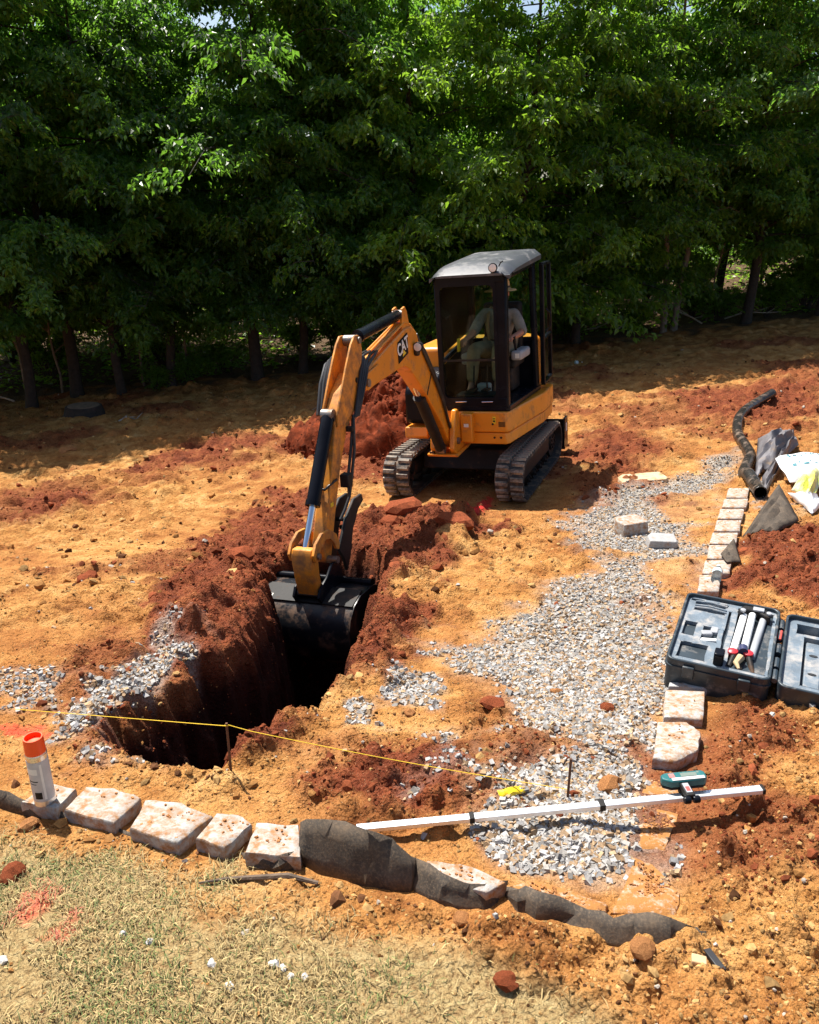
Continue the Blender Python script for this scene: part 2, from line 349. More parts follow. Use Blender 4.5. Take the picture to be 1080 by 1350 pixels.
# ---------------------------------------------------------------- ground
def build_ground():
    tc = np.linspace(-1, 1, 575)
    ext = np.array([1.06, 1.15, 1.3, 1.6, 2.2, 3.2, 5, 9, 18])
    tc = np.concatenate([-ext[::-1], tc, ext])
    yn = np.exp(np.linspace(math.log(1.05), math.log(22), 900))
    ys = np.concatenate([np.array([-60, -30, -12, -5, -2, -1, -.3, .2, .5, .75, .92]), yn, np.array([23.5, 25.5, 28, 31, 35, 40, 47, 57, 75, 105, 150, 220, 330])])
    Y, Tt = np.meshgrid(ys, tc, indexing='ij')
    Wd = .85 * (np.maximum(Y, 1.0) + .5) + np.maximum(0, 1 - Y) * .5
    X = Tt * Wd
    jit = (np.abs(Tt) < 1) & (Y > 1.1) & (Y < 21)
    X = X + np.where(jit, (rng.random(X.shape) - .5) * Wd * .0022, 0); Y = Y + np.where(jit, (rng.random(X.shape) - .5) * Y * .002, 0)
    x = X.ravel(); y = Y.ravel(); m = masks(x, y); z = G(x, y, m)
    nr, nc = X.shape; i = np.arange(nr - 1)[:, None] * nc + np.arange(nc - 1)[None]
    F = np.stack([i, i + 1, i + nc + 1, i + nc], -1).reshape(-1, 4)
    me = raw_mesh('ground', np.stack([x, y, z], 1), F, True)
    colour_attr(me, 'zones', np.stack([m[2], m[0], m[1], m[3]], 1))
    pa = np.zeros_like(x)
    for P, q in ((poly([(610, 690), (622, 668), (645, 652), (652, 656), (636, 674), (622, 692)]), .9),
                 (poly([(20, 1205), (60, 1165), (80, 1172), (40, 1215)]), .5), (poly([(65, 1235), (95, 1200), (110, 1208), (80, 1240)]), .35),
                 (poly([(-60, 952), (60, 962), (60, 975), (-60, 966)]), .6)):
        pa = np.maximum(pa, q * (1 - ss(-.02, .03, sdpoly(x, y, P) + (fbm(x * 22, y * 22, 3, 130) - .5) * .10)))
    dp = np.clip((T(x, y) - z - .05) / .14, 0, 1)                      # dark clay laid open in the hole, its shade painted in with depth
    colour_attr(me, 'subsoil_shade', np.stack([dp, dp, dp, dp], 1))
    colour_attr(me, 'paint', np.stack([pa, pa, pa, pa], 1))
    M, nt, b, out = new_mat('earth')
    ca = N(nt, 'ShaderNodeVertexColor', layer_name='zones'); pv = N(nt, 'ShaderNodeVertexColor', layer_name='paint')
    sp = N(nt, 'ShaderNodeSeparateColor'); nt.links.new(ca.outputs[0], sp.inputs[0])
    big = noise(nt, .9, 6, .62); mid = noise(nt, 5, 7, .66); fine = noise(nt, 38, 8, .7); grit = noise(nt, 160, 4, .7)
    tan = ramp(nt, mid, [(.30, (.25, .098, .026)), (.43, (.43, .195, .052)), (.56, (.54, .285, .092)), (.75, (.63, .40, .17))])
    org = ramp(nt, mid, [(.3, (.22, .075, .021)), (.52, (.40, .165, .045)), (.75, (.53, .27, .085))])
    soil = mix(nt, ramp(nt, big, [(.41, 0.), (.60, 1.)]), tan, org)
    redc = ramp(nt, mid, [(.28, (.10, .022, .010)), (.5, (.21, .052, .020)), (.68, (.31, .10, .035)), (.82, (.42, .19, .07))])
    soil = mix(nt, sp.outputs[0], soil, redc)
    gr = ramp(nt, fine, [(.3, (.20, .165, .13)), (.5, (.36, .32, .27)), (.7, (.50, .47, .42))])
    soil = mix(nt, sp.outputs[1], soil, gr)
    ln = ramp(nt, fine, [(.3, (.20, .12, .05)), (.5, (.36, .25, .11)), (.7, (.46, .36, .18))])
    soil = mix(nt, sp.outputs[2], soil, ln)
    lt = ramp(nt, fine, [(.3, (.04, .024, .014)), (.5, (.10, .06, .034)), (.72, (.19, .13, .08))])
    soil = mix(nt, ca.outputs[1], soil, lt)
    soil = mix(nt, ramp(nt, fine, [(.30, .6), (.44, 0.)]), soil, (.16, .06, .02))  # crevice micro-shadows painted in where fine noise and, below, grit run low
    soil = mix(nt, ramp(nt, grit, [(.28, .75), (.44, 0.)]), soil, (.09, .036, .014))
    soil = mix(nt, ramp(nt, grit, [(.60, 0.), (.72, .6)]), soil, (.68, .50, .30))
    sv = N(nt, 'ShaderNodeVertexColor', layer_name='subsoil_shade')
    soil = mix(nt, sv.outputs[0], soil, ramp(nt, mid, [(.35, (.018, .005, .003)), (.65, (.055, .014, .008))]))  # near-black clay tones carry the painted shade of the hole
    soil = mix(nt, pv.outputs[0], soil, (.75, .045, .04))
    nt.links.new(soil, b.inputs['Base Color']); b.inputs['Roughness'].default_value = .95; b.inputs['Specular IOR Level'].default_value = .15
    def crumb(scale):
        v = N(nt, 'ShaderNodeTexVoronoi', Scale=scale, Randomness=1.); tc = N(nt, 'ShaderNodeTexCoord'); wv = N(nt, 'ShaderNodeVectorMath', operation='ADD')
        nz = N(nt, 'ShaderNodeTexNoise', Scale=scale * .8, Detail=2.); sc_ = N(nt, 'ShaderNodeVectorMath', operation='SCALE'); sc_.inputs['Scale'].default_value = .9 / scale
        nt.links.new(tc.outputs['Object'], nz.inputs['Vector']); nt.links.new(nz.outputs['Color'], sc_.inputs[0]); nt.links.new(tc.outputs['Object'], wv.inputs[0]); nt.links.new(sc_.outputs[0], wv.inputs[1]); nt.links.new(wv.outputs[0], v.inputs['Vector'])
        return ramp(nt, v.outputs['Distance'], [(.0, 1.), (.75, 0.)])
    p = bump(nt, b, mid, .5, .04); p = bump(nt, b, fine, .8, .02, p); p = bump(nt, b, crumb(34), .55, .018, p); p = bump(nt, b, crumb(85), .7, .009, p); bump(nt, b, grit, .7, .005, p)
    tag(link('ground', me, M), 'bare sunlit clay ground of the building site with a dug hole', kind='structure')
build_ground()

# ---------------------------------------------------------------- loose stuff on the ground
def scatter_stones(name, xy, size, colr, mat, kind='cube', sink=.3, label=None, cat=None, flat=(.55, .9), smooth=False):
    """many small angular stones in one mesh"""
    n = len(xy); x, y = xy[:, 0], xy[:, 1]; z = G(x, y)
    if kind == 'cube':
        B = np.array([(a, b_, c) for a in (-1, 1) for b_ in (-1, 1) for c in (-1, 1)], float) * .5
        F0 = np.array([(0, 1, 3, 2), (4, 6, 7, 5), (0, 4, 5, 1), (2, 3, 7, 6), (0, 2, 6, 4), (1, 5, 7, 3)])
    else:
        bm = bmesh.new(); bmesh.ops.create_icosphere(bm, subdivisions=1, radius=.5)
        B = np.array([v.co[:] for v in bm.verts]); F0 = np.array([[v.index for v in f.verts] for f in bm.faces]); bm.free()
    k = len(B)
    V = np.repeat(B[None], n, 0) * (1 + (rng.random((n, k, 3)) - .5) * (.75 if kind == 'cube' else .8))
    V *= np.stack([.75 + .5 * rng.random(n), .7 + .4 * rng.random(n), flat[0] + (flat[1] - flat[0]) * rng.random(n)], 1)[:, None]
    a = rng.random((n, 3)) * 2 * math.pi; a[:, 0] = (rng.random(n) - .5) * 1.3; a[:, 1] = (rng.random(n) - .5) * 1.3
    cx, sx, cy, sy, cz, sz = np.cos(a[:, 0]), np.sin(a[:, 0]), np.cos(a[:, 1]), np.sin(a[:, 1]), np.cos(a[:, 2]), np.sin(a[:, 2])
    o = np.zeros(n); l = np.ones(n)
    RX = np.stack([np.stack([l, o, o], 1), np.stack([o, cx, -sx], 1), np.stack([o, sx, cx], 1)], 1)
    RY = np.stack([np.stack([cy, o, sy], 1), np.stack([o, l, o], 1), np.stack([-sy, o, cy], 1)], 1)
    RZ = np.stack([np.stack([cz, -sz, o], 1), np.stack([sz, cz, o], 1), np.stack([o, o, l], 1)], 1)
    V = np.einsum('nij,nkj->nki', RZ @ RY @ RX, V) * size[:, None, None]
    V += np.stack([x, y, z + size * (.5 - sink) * .7], 1)[:, None]
    F = (F0[None] + (np.arange(n) * k)[:, None, None]).reshape(-1, F0.shape[1])
    me = raw_mesh(name, V.reshape(-1, 3), F, smooth)
    C = np.concatenate([np.repeat(colr, k, 0), np.ones((n * k, 1))], 1); colour_attr(me, 'tint', C)
    ob = link(name, me, mat); tag(ob, label, cat, kind='stuff'); return ob
def tint_mat(name, rough=.9, bs=90, detail=.35, spec=.2):
    m, nt, b, out = new_mat(name); a = N(nt, 'ShaderNodeVertexColor', layer_name='tint')
    n = ramp(nt, noise(nt, bs, 5, .7), [(.3, 1 - detail), (.7, 1 + .0)])
    c = mix(nt, 1., a.outputs[0], n, 'MULTIPLY'); nt.links.new(c, b.inputs['Base Color'])
    b.inputs['Roughness'].default_value = rough; b.inputs['Specular IOR Level'].default_value = spec
    bump(nt, b, noise(nt, bs * 1.5, 4, .6), .5, .004); return m
def sample(n, y0, y1, p=1.0):
    """ground spots, thinning with distance by power p"""
    u = rng.random(n)
    y = y0 * (y1 / y0) ** u if p == 2 else (y0 ** (2 - p) + u * (y1 ** (2 - p) - y0 ** (2 - p))) ** (1 / (2 - p))
    x = (rng.random(n) * 2 - 1) * .72 * (y + .6); return np.stack([x, y], 1)

# crushed stone
c = np.concatenate([sample(170000, 1.4, 9, 1.0), sample(190000, 1.4, 3.6, 1.2)])
g, lawn, red, lit = masks(c[:, 0], c[:, 1]); hd = sdpoly(c[:, 0], c[:, 1], HOLE)
keep = (wall_dist(c[:, 0], c[:, 1]) > .035 + .05 * rng.random(len(c))) & (rng.random(len(c)) < np.clip(g * 1.15 - .12, 0, 1) ** 1.3 + .0004 * (1 - lawn)) & (hd > .02)
c = c[keep][:42000]; n = len(c)
v = .20 + .34 * rng.random(n) ** .9; w = rng.random(n)
gc = np.stack([v * (1 + .06 * w), v * (.98 + .0 * w), v * (.97 - .10 * w)], 1)
dusty = rng.random(n) < .34; gc[dusty] = gc[dusty] * np.array([1.0, .70, .43])
gs = .0075 + .0135 * rng.random(n) ** 1.6
scatter_stones('gravel', c, gs, gc, tint_mat('crushed_stone', .8), 'cube', .34, 'crushed grey stone gravel spread inside the block edging', 'gravel', (.6, 1))

# crumbs and small clods of clay
FABZONE = [poly([(390, 1085), (480, 1090), (550, 1135), (668, 1168), (760, 1190), (900, 1215), (930, 1240), (900, 1262), (850, 1272), (740, 1240), (660, 1212), (590, 1210), (480, 1182), (400, 1155)])]
def crumbs(name, n0, y0, y1, p, smin, smax, dens, label, kind='ico', pw=2.6, smooth=True):
    c = sample(n0, y0, y1, p); x, y = c[:, 0], c[:, 1]
    m = masks(x, y); g, lawn, red, lit = m; hd = sdpoly(x, y, HOLE)
    k = rng.random(len(c)) < np.clip(dens(x, y, g, lawn, red, lit, hd), 0, 1)
    for P in FABZONE: k &= sdpoly(x, y, P) > .0
    k &= rng.random(len(c)) < .18 + .82 * ss(.08, .14, wall_dist(x, y))
    c = c[k]; red = red[k]; lawn = lawn[k]; n = len(c); s = smin + (smax - smin) * rng.random(n) ** pw
    tan = np.array([.52, .31, .12]); org = np.array([.40, .19, .06]); rd = np.array([.24, .065, .026]); br = np.array([.15, .065, .028])
    f = rng.random((n, 1)); base = np.where(f < .45, tan, np.where(f < .85, org, br))
    base = np.where(rng.random((n, 1)) < red[:, None] * .95, rd, base) * (.5 + .8 * rng.random((n, 1)))
    pale = rng.random(n) < .015; base[pale] = np.array([.46, .40, .33])
    scatter_stones(name, c, s, base, tint_mat(name + '_clay', .95, 70, .5, .1), kind, .42, label, 'soil', (.5, .85), smooth)
def loose(x, y):
    right = ss(.05, .2, (x - .62) - (y - 1.6) * .455) * (1 - ss(6, 9, y))
    wallside = np.interp(x, [-1.6, -.33, .25, .72, 1.6], [2.18, 1.90, 1.71, 1.56, 1.3])      # the row of blocks across the foreground
    front = ss(-.02, .03, wallside - y) * (1 - ss(.10, .30, wallside - y))
    return right, front
def d_fine(x, y, g, lawn, red, lit, hd):
    right, front = loose(x, y); base = .16 + .6 * ss(.5, .66, fbm(x * 1.6, y * 1.6, 3, 140))
    return (np.maximum.reduce([base, right * .95, front * .95, red * .75, (1 - ss(0, .4, hd)) * .8]) * (1 - .85 * lawn) * (1 - .75 * g)) * (hd > -.15) * (1 - lit)
def d_big(x, y, g, lawn, red, lit, hd):
    right, front = loose(x, y)
    return np.maximum.reduce([.03 + 0 * x, right * .42, front * .5, red * .55, (1 - ss(0, .3, hd)) * .8, .35 * ss(.56, .7, fbm(x * 1.3, y * 1.3, 3, 144))]) * (1 - .9 * lawn) * (1 - .8 * g) * (1 - lit) * (hd > -.05)
crumbs('soil_crumbs', 52000, 1.2, 7, 1.5, .0045, .016, d_fine, 'small crumbs of orange clay strewn over the ground', 'ico', 1.8, smooth=False)
crumbs('soil_clods', 17000, 1.2, 10, 1.3, .012, .048, d_big, 'loose lumps of orange and red clay', 'ico', 4.2, smooth=False)
crumbs('far_soil_clods', 22000, 4.5, 17, .8, .014, .085, lambda x, y, g, l, r, lit, hd: (.20 + .6 * r + .3 * ss(.55, .68, fbm(x * .8, y * 1.2, 3, 147))) * (1 - lit) * (1 - g), 'lumps of clay turned up across the far ground', 'ico', 5., smooth=False)

# lawn: short dry turf
def lawn_grass():
    n0 = 120000; x = (rng.random(n0) * 2 - 1) * 1.7; y = .95 + rng.random(n0) * 1.35
    g, lawn, red, lit = masks(x, y); pa = fbm(x * 5, y * 5, 3, 150)
    k = rng.random(n0) < lawn * (.10 + .85 * ss(.40, .64, pa)); x = x[k]; y = y[k]; n = len(x); z = G(x, y)
    pa = pa[k]
    L = .010 + .022 * rng.random(n); a = rng.random(n) * 2 * math.pi; lean = .5 + 1.1 * rng.random(n); w = .0008 + .0009 * rng.random(n)
    dx, dy = np.cos(a), np.sin(a); sx, sy = -dy, dx
    base = np.stack([x, y, z - .002], 1)
    mid = base + np.stack([dx * L * .35 * lean, dy * L * .35 * lean, L * .55], 1)
    tip = base + np.stack([dx * L * .95 * lean, dy * L * .95 * lean, L * (1.0 - .35 * lean)], 1)
    s = np.stack([sx * w, sy * w, 0 * w], 1)
    V = np.stack([base - s, base + s, mid + s * .8, mid - s * .8, tip], 1).reshape(-1, 3)
    b = (np.arange(n) * 5)[:, None]; F = np.concatenate([b + np.array([[0, 1, 2]]), b + np.array([[0, 2, 3]]), b + np.array([[3, 2, 4]])])
    me = raw_mesh('lawn_grass', V, F, True)
    gr = rng.random(n) < .12 + .35 * ss(.42, .62, fbm(x * 3, y * 3, 3, 155))
    straw = np.array([.46, .34, .15]); green = np.array([.15, .19, .055])
    C = np.where(gr[:, None], green, straw) * (.45 + .85 * rng.random((n, 1)))
    pk = (sdpoly(x, y, poly([(10, 1215), (60, 1160), (85, 1172), (40, 1225)])) < .01) | (sdpoly(x, y, poly([(60, 1240), (95, 1198), (112, 1208), (80, 1245)])) < .0)
    pk &= rng.random(n) < .5; C[pk] = C[pk] * .5 + np.array([.36, .03, .04])
    colour_attr(me, 'tint', np.concatenate([np.repeat(C, 5, 0), np.ones((n * 5, 1))], 1))
    m = tint_mat('dry_turf', .7, 60, .2, .3)
    tag(link('lawn_grass', me, m), 'short patchy dry lawn grass along the bottom edge', 'grass', kind='stuff')
lawn_grass()

# heap of red spoil behind the left track
def spoil_heap():
    p = at(478, 612); cx, cy = p.x + .35, p.y + .75
    u = np.linspace(0, 1, 60); v = np.linspace(0, 2 * math.pi, 110, endpoint=False); U, Vv = np.meshgrid(u, v, indexing='ij')
    rr = 1.35 * (.85 + .25 * np.cos(Vv * 2 + 1) * .5 + .12 * np.sin(Vv * 3))
    X = cx + np.cos(Vv) * rr * U * 1.15; Y = cy + np.sin(Vv) * rr * U * .85
    h = .95 * np.clip(1 - U ** 1.25, 0, 1)
    Z = T(X, Y) + h + (lumps(X, Y, .26, 160) * .6 + lumps(X, Y, .13, 163) * .95 + lumps(X, Y, .06, 166) * 1.1) * ss(0, .12, 1 - U) - .08 * ss(.9, 1, U)
    nr, nc = X.shape; i = np.arange(nr - 1)[:, None] * nc + np.arange(nc)[None]; j = np.arange(nr - 1)[:, None] * nc + (np.arange(nc)[None] + 1) % nc
    F = np.stack([i, i + nc, j + nc, j], -1).reshape(-1, 4)
    me = raw_mesh('spoil_heap', np.stack([X, Y, Z], -1).reshape(-1, 3), F, True)
    m = pmat('red_clay', (.135, .028, .010), .95, var=.6, scale=12, bmp=1., bscale=34, spec=.1)
    o = tag(link('spoil_heap', me, m), 'heap of freshly dug dark red clay behind the excavator track', 'soil heap')
    # lumps lying on its flanks
    n = 1700; U = rng.random(n) ** .6 * .98; A = rng.random(n) * 2 * math.pi; r2 = 1.35 * (.85 + .125 * np.cos(A * 2 + 1) + .12 * np.sin(A * 3))
    x = cx + np.cos(A) * r2 * U * 1.15; y = cy + np.sin(A) * r2 * U * .85; z = T(x, y) + .95 * np.clip(1 - U ** 1.25, 0, 1) + .03
    s = .03 + .10 * rng.random(n) ** 2.5
    ob = scatter_stones('heap_lump', np.stack([x, y], 1), s, np.array([.16, .034, .013]) * (.4 + 1.0 * rng.random((n, 1))), tint_mat('heap_clay', .95, 60, .5, .1), 'ico', .4)
    V = np.empty(len(ob.data.vertices) * 3, np.float32); ob.data.vertices.foreach_get('co', V); V = V.reshape(n, -1, 3)
    V[:, :, 2] += (z - G(x, y))[:, None]; ob.data.vertices.foreach_set('co', V.ravel()); ob.data.update()
    ob.parent = o; ob.name = 'clay_lumps'
spoil_heap()
# ---------------------------------------------------------------- excavator
ORANGE = pmat('machine_paint', (.74, .26, .013), .38, var=.10, scale=3, dirt=(.30, .14, .05), damt=.26, dscale=7, coat=.15)
ORANGE_WORN = pmat('worn_paint', (.70, .255, .016), .5, var=.15, scale=5, dirt=(.24, .11, .04), damt=.52, dscale=9, bmp=.1, bscale=40)
BLACK = pmat('black_paint', (.007, .008, .012), .25, var=.3, scale=4, spec=.1)
BLACKM = pmat('black_matt', (.013, .012, .012), .6, var=.3, scale=6, spec=.25, dirt=(.12, .065, .035), damt=.2, dscale=6, bmp=.15)
ROOFM = pmat('roof_plastic', (.05, .054, .062), .42, var=.25, scale=4, dirt=(.20, .19, .18), damt=.22, dscale=5)
RUBBER = pmat('track_rubber', (.022, .021, .021), .75, var=.3, scale=8, dirt=(.30, .19, .11), damt=.30, dscale=9, bmp=.3)
LUGM = pmat('lug_rubber', (.035, .033, .032), .6, var=.4, scale=9, dirt=(.42, .33, .24), damt=.62, dscale=11, bmp=.3)
BUCKM = pmat('bucket_paint', (.010, .011, .014), .32, var=.3, scale=5, dirt=(.15, .085, .05), damt=.30, dscale=8, bmp=.12, bscale=30, spec=.3)
HOSE = pmat('hose_rubber', (.014, .014, .016), .42, var=.2, scale=8, dirt=(.16, .09, .05), damt=.15, dscale=9)
CHROME = pmat('chrome_rod', (.72, .75, .80), .14, 1., var=.05, scale=5)
STEEL = pmat('worn_steel', (.22, .20, .18), .45, .8, var=.3, scale=12, dirt=(.20, .09, .04), damt=.4, dscale=8, bmp=.2)
WHITEP = pmat('white_print', (.78, .78, .75), .5, var=.08, scale=20)
YELLOWP = pmat('yellow_print', (.80, .55, .02), .5, var=.1, scale=20)
GREYPL = pmat('grey_plastic', (.32, .33, .35), .45, var=.15, scale=9)
CABGLASS = glass_mat('cab_glass')
LENS = pmat('lamp_lens', (.80, .80, .78), .12, var=.05, scale=30, coat=.5)

upv = Vector((-.07, .045, 1)).normalized()
fwv = Vector((-math.sin(MPSI), -math.cos(MPSI), 0)); fwv = (fwv - upv * fwv.dot(upv)).normalized()
xv = (-fwv).cross(upv).normalized()
MZ = float(T(MC[0], MC[1]))
MM = Matrix((( xv.x, -fwv.x, upv.x, MC[0]), (xv.y, -fwv.y, upv.y, MC[1]), (xv.z, -fwv.z, upv.z, MZ), (0, 0, 0, 1)))
EX = empty('excavator', mat=MM)
tag(EX, 'orange and black tracked mini excavator digging with its bucket in the hole', 'excavator')

def stadium(y0, z0, r0, y1, z1, r1, n=14):
    pts = []
    for k in range(n + 1):
        a = math.pi / 2 + math.pi * k / n; pts.append((y0 + r0 * math.cos(a), z0 + r0 * math.sin(a)))
    for k in range(n + 1):
        a = -math.pi / 2 + math.pi * k / n; pts.append((y1 + r1 * math.cos(a), z1 + r1 * math.sin(a)))
    return pts
def resample(P, n):
    P = [Vector(p) for p in P] + [Vector(P[0])]; L = [0]
    for a, b in zip(P, P[1:]): L.append(L[-1] + (b - a).length)
    out = []; j = 0
    for k in range(n):
        s = L[-1] * k / n
        while L[j + 1] < s: j += 1
        t = (s - L[j]) / max(1e-9, L[j + 1] - L[j]); d = (P[j + 1] - P[j]).normalized(); out.append((P[j].lerp(P[j + 1], t), d))
    return out
loop_o = stadium(-.80, .235, .215, .80, .235, .215)
lugmesh = None
for sx in (-1, 1):
    cx = sx * .62; w = .30
    inner = stadium(-.80, .235, .185, .80, .235, .185); n = len(loop_o)
    b = MB()
    V = [(cx + q * w / 2, y, z) for q in (-1, 1) for (y, z) in loop_o] + [(cx + q * w / 2, y, z) for q in (-1, 1) for (y, z) in inner]
    F = []
    for i in range(n):
        j = (i + 1) % n
        F += [(i, j, n + j, n + i), (2 * n + i, 3 * n + i, 3 * n + j, 2 * n + j), (i, 2 * n + i, 2 * n + j, j), (n + i, n + j, 3 * n + j, 3 * n + i)]
    b.add(V, F); tr = b.build('track', RUBBER, EX)
    if lugmesh is None:
        lb = MB()
        for q in (-1, 1): pass
        # one lug: a tapered block, its local x across the track, z outwards
        lb.add([(-.066, -.026, 0), (.066, -.026, 0), (.066, .026, 0), (-.066, .026, 0), (-.060, -.014, .026), (.060, -.017, .026), (.060, .017, .026), (-.060, .020, .026)],
               [(0, 3, 2, 1), (4, 5, 6, 7), (0, 1, 5, 4), (1, 2, 6, 5), (2, 3, 7, 6), (3, 0, 4, 7)])
        lugmesh = lb.mesh('tread_lug', 0); lugmesh.materials.append(LUGM)
    for k, (p, d) in enumerate(resample(loop_o, 54)):
        for q in (-1, 1):
            pp, dd = resample(loop_o, 108)[(2 * k + (1 if q > 0 else 0)) % 108]
            nrm = Vector((dd.y, -dd.x)); 
            if nrm.dot(pp - Vector((max(-.8, min(.8, pp.x)), .235))) < 0: nrm = -nrm
            lo = link('tread_lug', lugmesh, parent=tr)
            X = Vector((q, 0, 0)); Zl = Vector((0, nrm.x, nrm.y)); Yl = Zl.cross(X)
            lo.matrix_local = Matrix(((X.x, Yl.x, Zl.x, cx + q * .078), (X.y, Yl.y, Zl.y, pp.x), (X.z, Yl.z, Zl.z, pp.y), (0, 0, 0, 1)))
    def wheel(y, z, r, nm, holes=5):
        b = MB(); b.lathe([(.03, -.075), (r * .55, -.075), (r * .62, -.05), (r * .9, -.05), (r, -.06), (r, .06), (r * .9, .05), (r * .62, .05), (r * .55, .075), (.03, .075)], 24, (cx, y, z), 'x')
        for k in range(holes):
            a = 2 * math.pi * k / holes; b.lathe([(.014, -.09), (.014, .09)], 6, (cx, y + r * .4 * math.cos(a), z + r * .4 * math.sin(a)), 'x')
        b.build(nm, BLACKM, tr)
    wheel(-.80, .235, .18, 'front_idler'); wheel(.80, .235, .18, 'drive_sprocket', 9)
    for y in (-.42, -.14, .14, .42): wheel(y, .125, .075, 'track_roller', 3)
    MB().box((cx, 0, .25), (.13, 1.25, .17)).build('track_frame', BLACKM, tr, .015)
# undercarriage
MB().prism([(-.5, .22), (.5, .22), (.42, .44), (-.42, .44)], -.50, .50, 'x').build('carbody', BLACKM, EX, .02)
MB().lathe([(.33, .42), (.33, .50), (.36, .50), (.36, .56), (.30, .56), (.30, .60)], 32).build('slew_ring', BLACKM, EX)
bl = MB(); prof = [(-1.13, .05), (-1.22, .10), (-1.25, .22), (-1.22, .36), (-1.16, .43), (-1.13, .43), (-1.19, .34), (-1.215, .22), (-1.19, .11)]
bl.prism(prof, -.78, .78)
bl.prism([(-1.05, .10), (-1.27, .05), (-1.27, .45), (-1.10, .45)], .765, .79); bl.prism([(-1.05, .10), (-1.27, .05), (-1.27, .45), (-1.10, .45)], -.79, -.765)
blade = bl.build('dozer_blade', BLACK, EX)
MB().box((.7925, 1.17, .33), (.003, .05, .10)).build('label_plate', WHITEP, blade)
for s in (-1, 1): MB().bar((s * .25, .4, .28), (s * .30, 1.18, .24), .08, .10).build('blade_arm', BLACKM, EX, .01)

# house: skirt, hood, tank, counterweight
plan = [(.10, -.78), (.55, -.78), (.585, -.74), (.72, .30), (.71, .80), (.45, 1.06), (-.45, 1.06), (-.72, .80), (-.74, .2), (-.63, -.45), (-.30, -.45), (-.26, -.60), (-.08, -.70)]
sk = MB().prism([(x * .985, y * .985) for x, y in plan], .585, .705, 'z').build('lower_skirt', ORANGE, EX, .012)
hs = MB().prism(plan, .712, .925, 'z').build('cab_skirt', ORANGE, EX, .014)
pl2 = [(.58, .47), (.57, .80), (.40, 1.07), (-.45, 1.07), (-.72, .80), (-.70, .25), (-.66, -.1), (-.25, -.1), (-.25, .46)]
MB().prism(pl2, .93, 1.50, 'z').build('engine_hood', ORANGE, EX, .05, seg=3)
MB().prism([(-.30, .75), (.10, .75), (.10, .3), (.85, .3)] if False else [(.10, .93), (.58, .74), (.62, .80), (.60, 1.10), (.52, 1.18), (.10, 1.30)], -.62, -.28).build('fuel_tank_cover', BLACK, EX, .03)
MB().prism([(.40, .59), (.63, .59), (.66, .62), (.64, .72), (.40, .72)], -.62, -.36).build('corner_skirt', ORANGE, EX, .01)
for x, z in ((.13, .655), (.20, .655), (.42, .655), (.49, .655), (.13, .80), (.20, .80), (.41, .80)):
    MB().lathe([(.011, 0), (.011, .006), (.006, .009)], 10, (x, 0, z), 'y').build('bolt', BLACKM, hs if z > .7 else sk, loc=(0, -.7895 if z > .7 else -.775, 0))
g = MB()
for k in range(5): g.box((.505, -.782, .775 + k * .011), (.07, .004, .006))
g.build('vent_grille', BLACKM, hs)
st = MB().box((.425, -.783, .84), (.034, .003, .075)).build('warning_sticker', YELLOWP, hs)
MB().box((.425, -.786, .855), (.022, .002, .010)).box((.425, -.786, .83), (.022, .002, .018)).build('sticker_print', BLACKM, st)

# cab -------------------------------------------------------------
cab = MB()
FL, FR, RL, RR = (-.15, -.76), (.585, -.76), (-.15, .46), (.62, .46)
zb, zf, zr = .925, 2.25, 2.36
cab.prism([(-.15, -.76), (.555, -.76), (.585, -.73), (.64, .46), (-.15, .46)], .928, .985, 'z')          # sill
cb = cab.build('cab_floor_frame', BLACK, EX, .01)
def pillar(nm, a, b, w, d): MB().bar(a, b, w, d, up=(0, 1, 0)).build(nm, BLACK, EX, .018)
pillar('cab_pillar', (.515, -.715, .96), (.525, -.715, 2.26), .125, .09)
pillar('cab_pillar', (-.125, -.725, .96), (-.135, -.725, 2.26), .055, .07)
pillar('cab_pillar', (.60, .40, .96), (.575, .40, 2.34), .06, .11)
pillar('cab_pillar', (-.125, .40, .96), (-.125, .40, 2.34), .06, .10)
def rail(nm, a, b, w, h): MB().bar(a, b, w, h).build(nm, BLACK, EX, .015)
rail('cab_rail', (-.15, -.725, 2.235), (.57, -.725, 2.235), .08, .09)
rail('cab_rail', (-.15, -.728, 1.02), (.57, -.728, 1.02), .07, .10)
rail('cab_rail', (.555, -.70, 2.26), (.575, .42, 2.34), .08, .09)
rail('cab_rail', (-.13, -.70, 2.26), (-.13, .42, 2.34), .06, .09)
rail('cab_rail', (-.13, -.70, 1.42), (-.13, .40, 1.60), .035, .05)
rail('cab_rail', (-.15, .42, 2.33), (.59, .42, 2.33), .06, .08)
rail('cab_rail', (-.15, .42, 1.50), (.60, .42, 1.50), .05, .06)
MB().box((.22, .43, 1.22), (.74, .03, .52)).build('rear_panel', BLACK, EX)
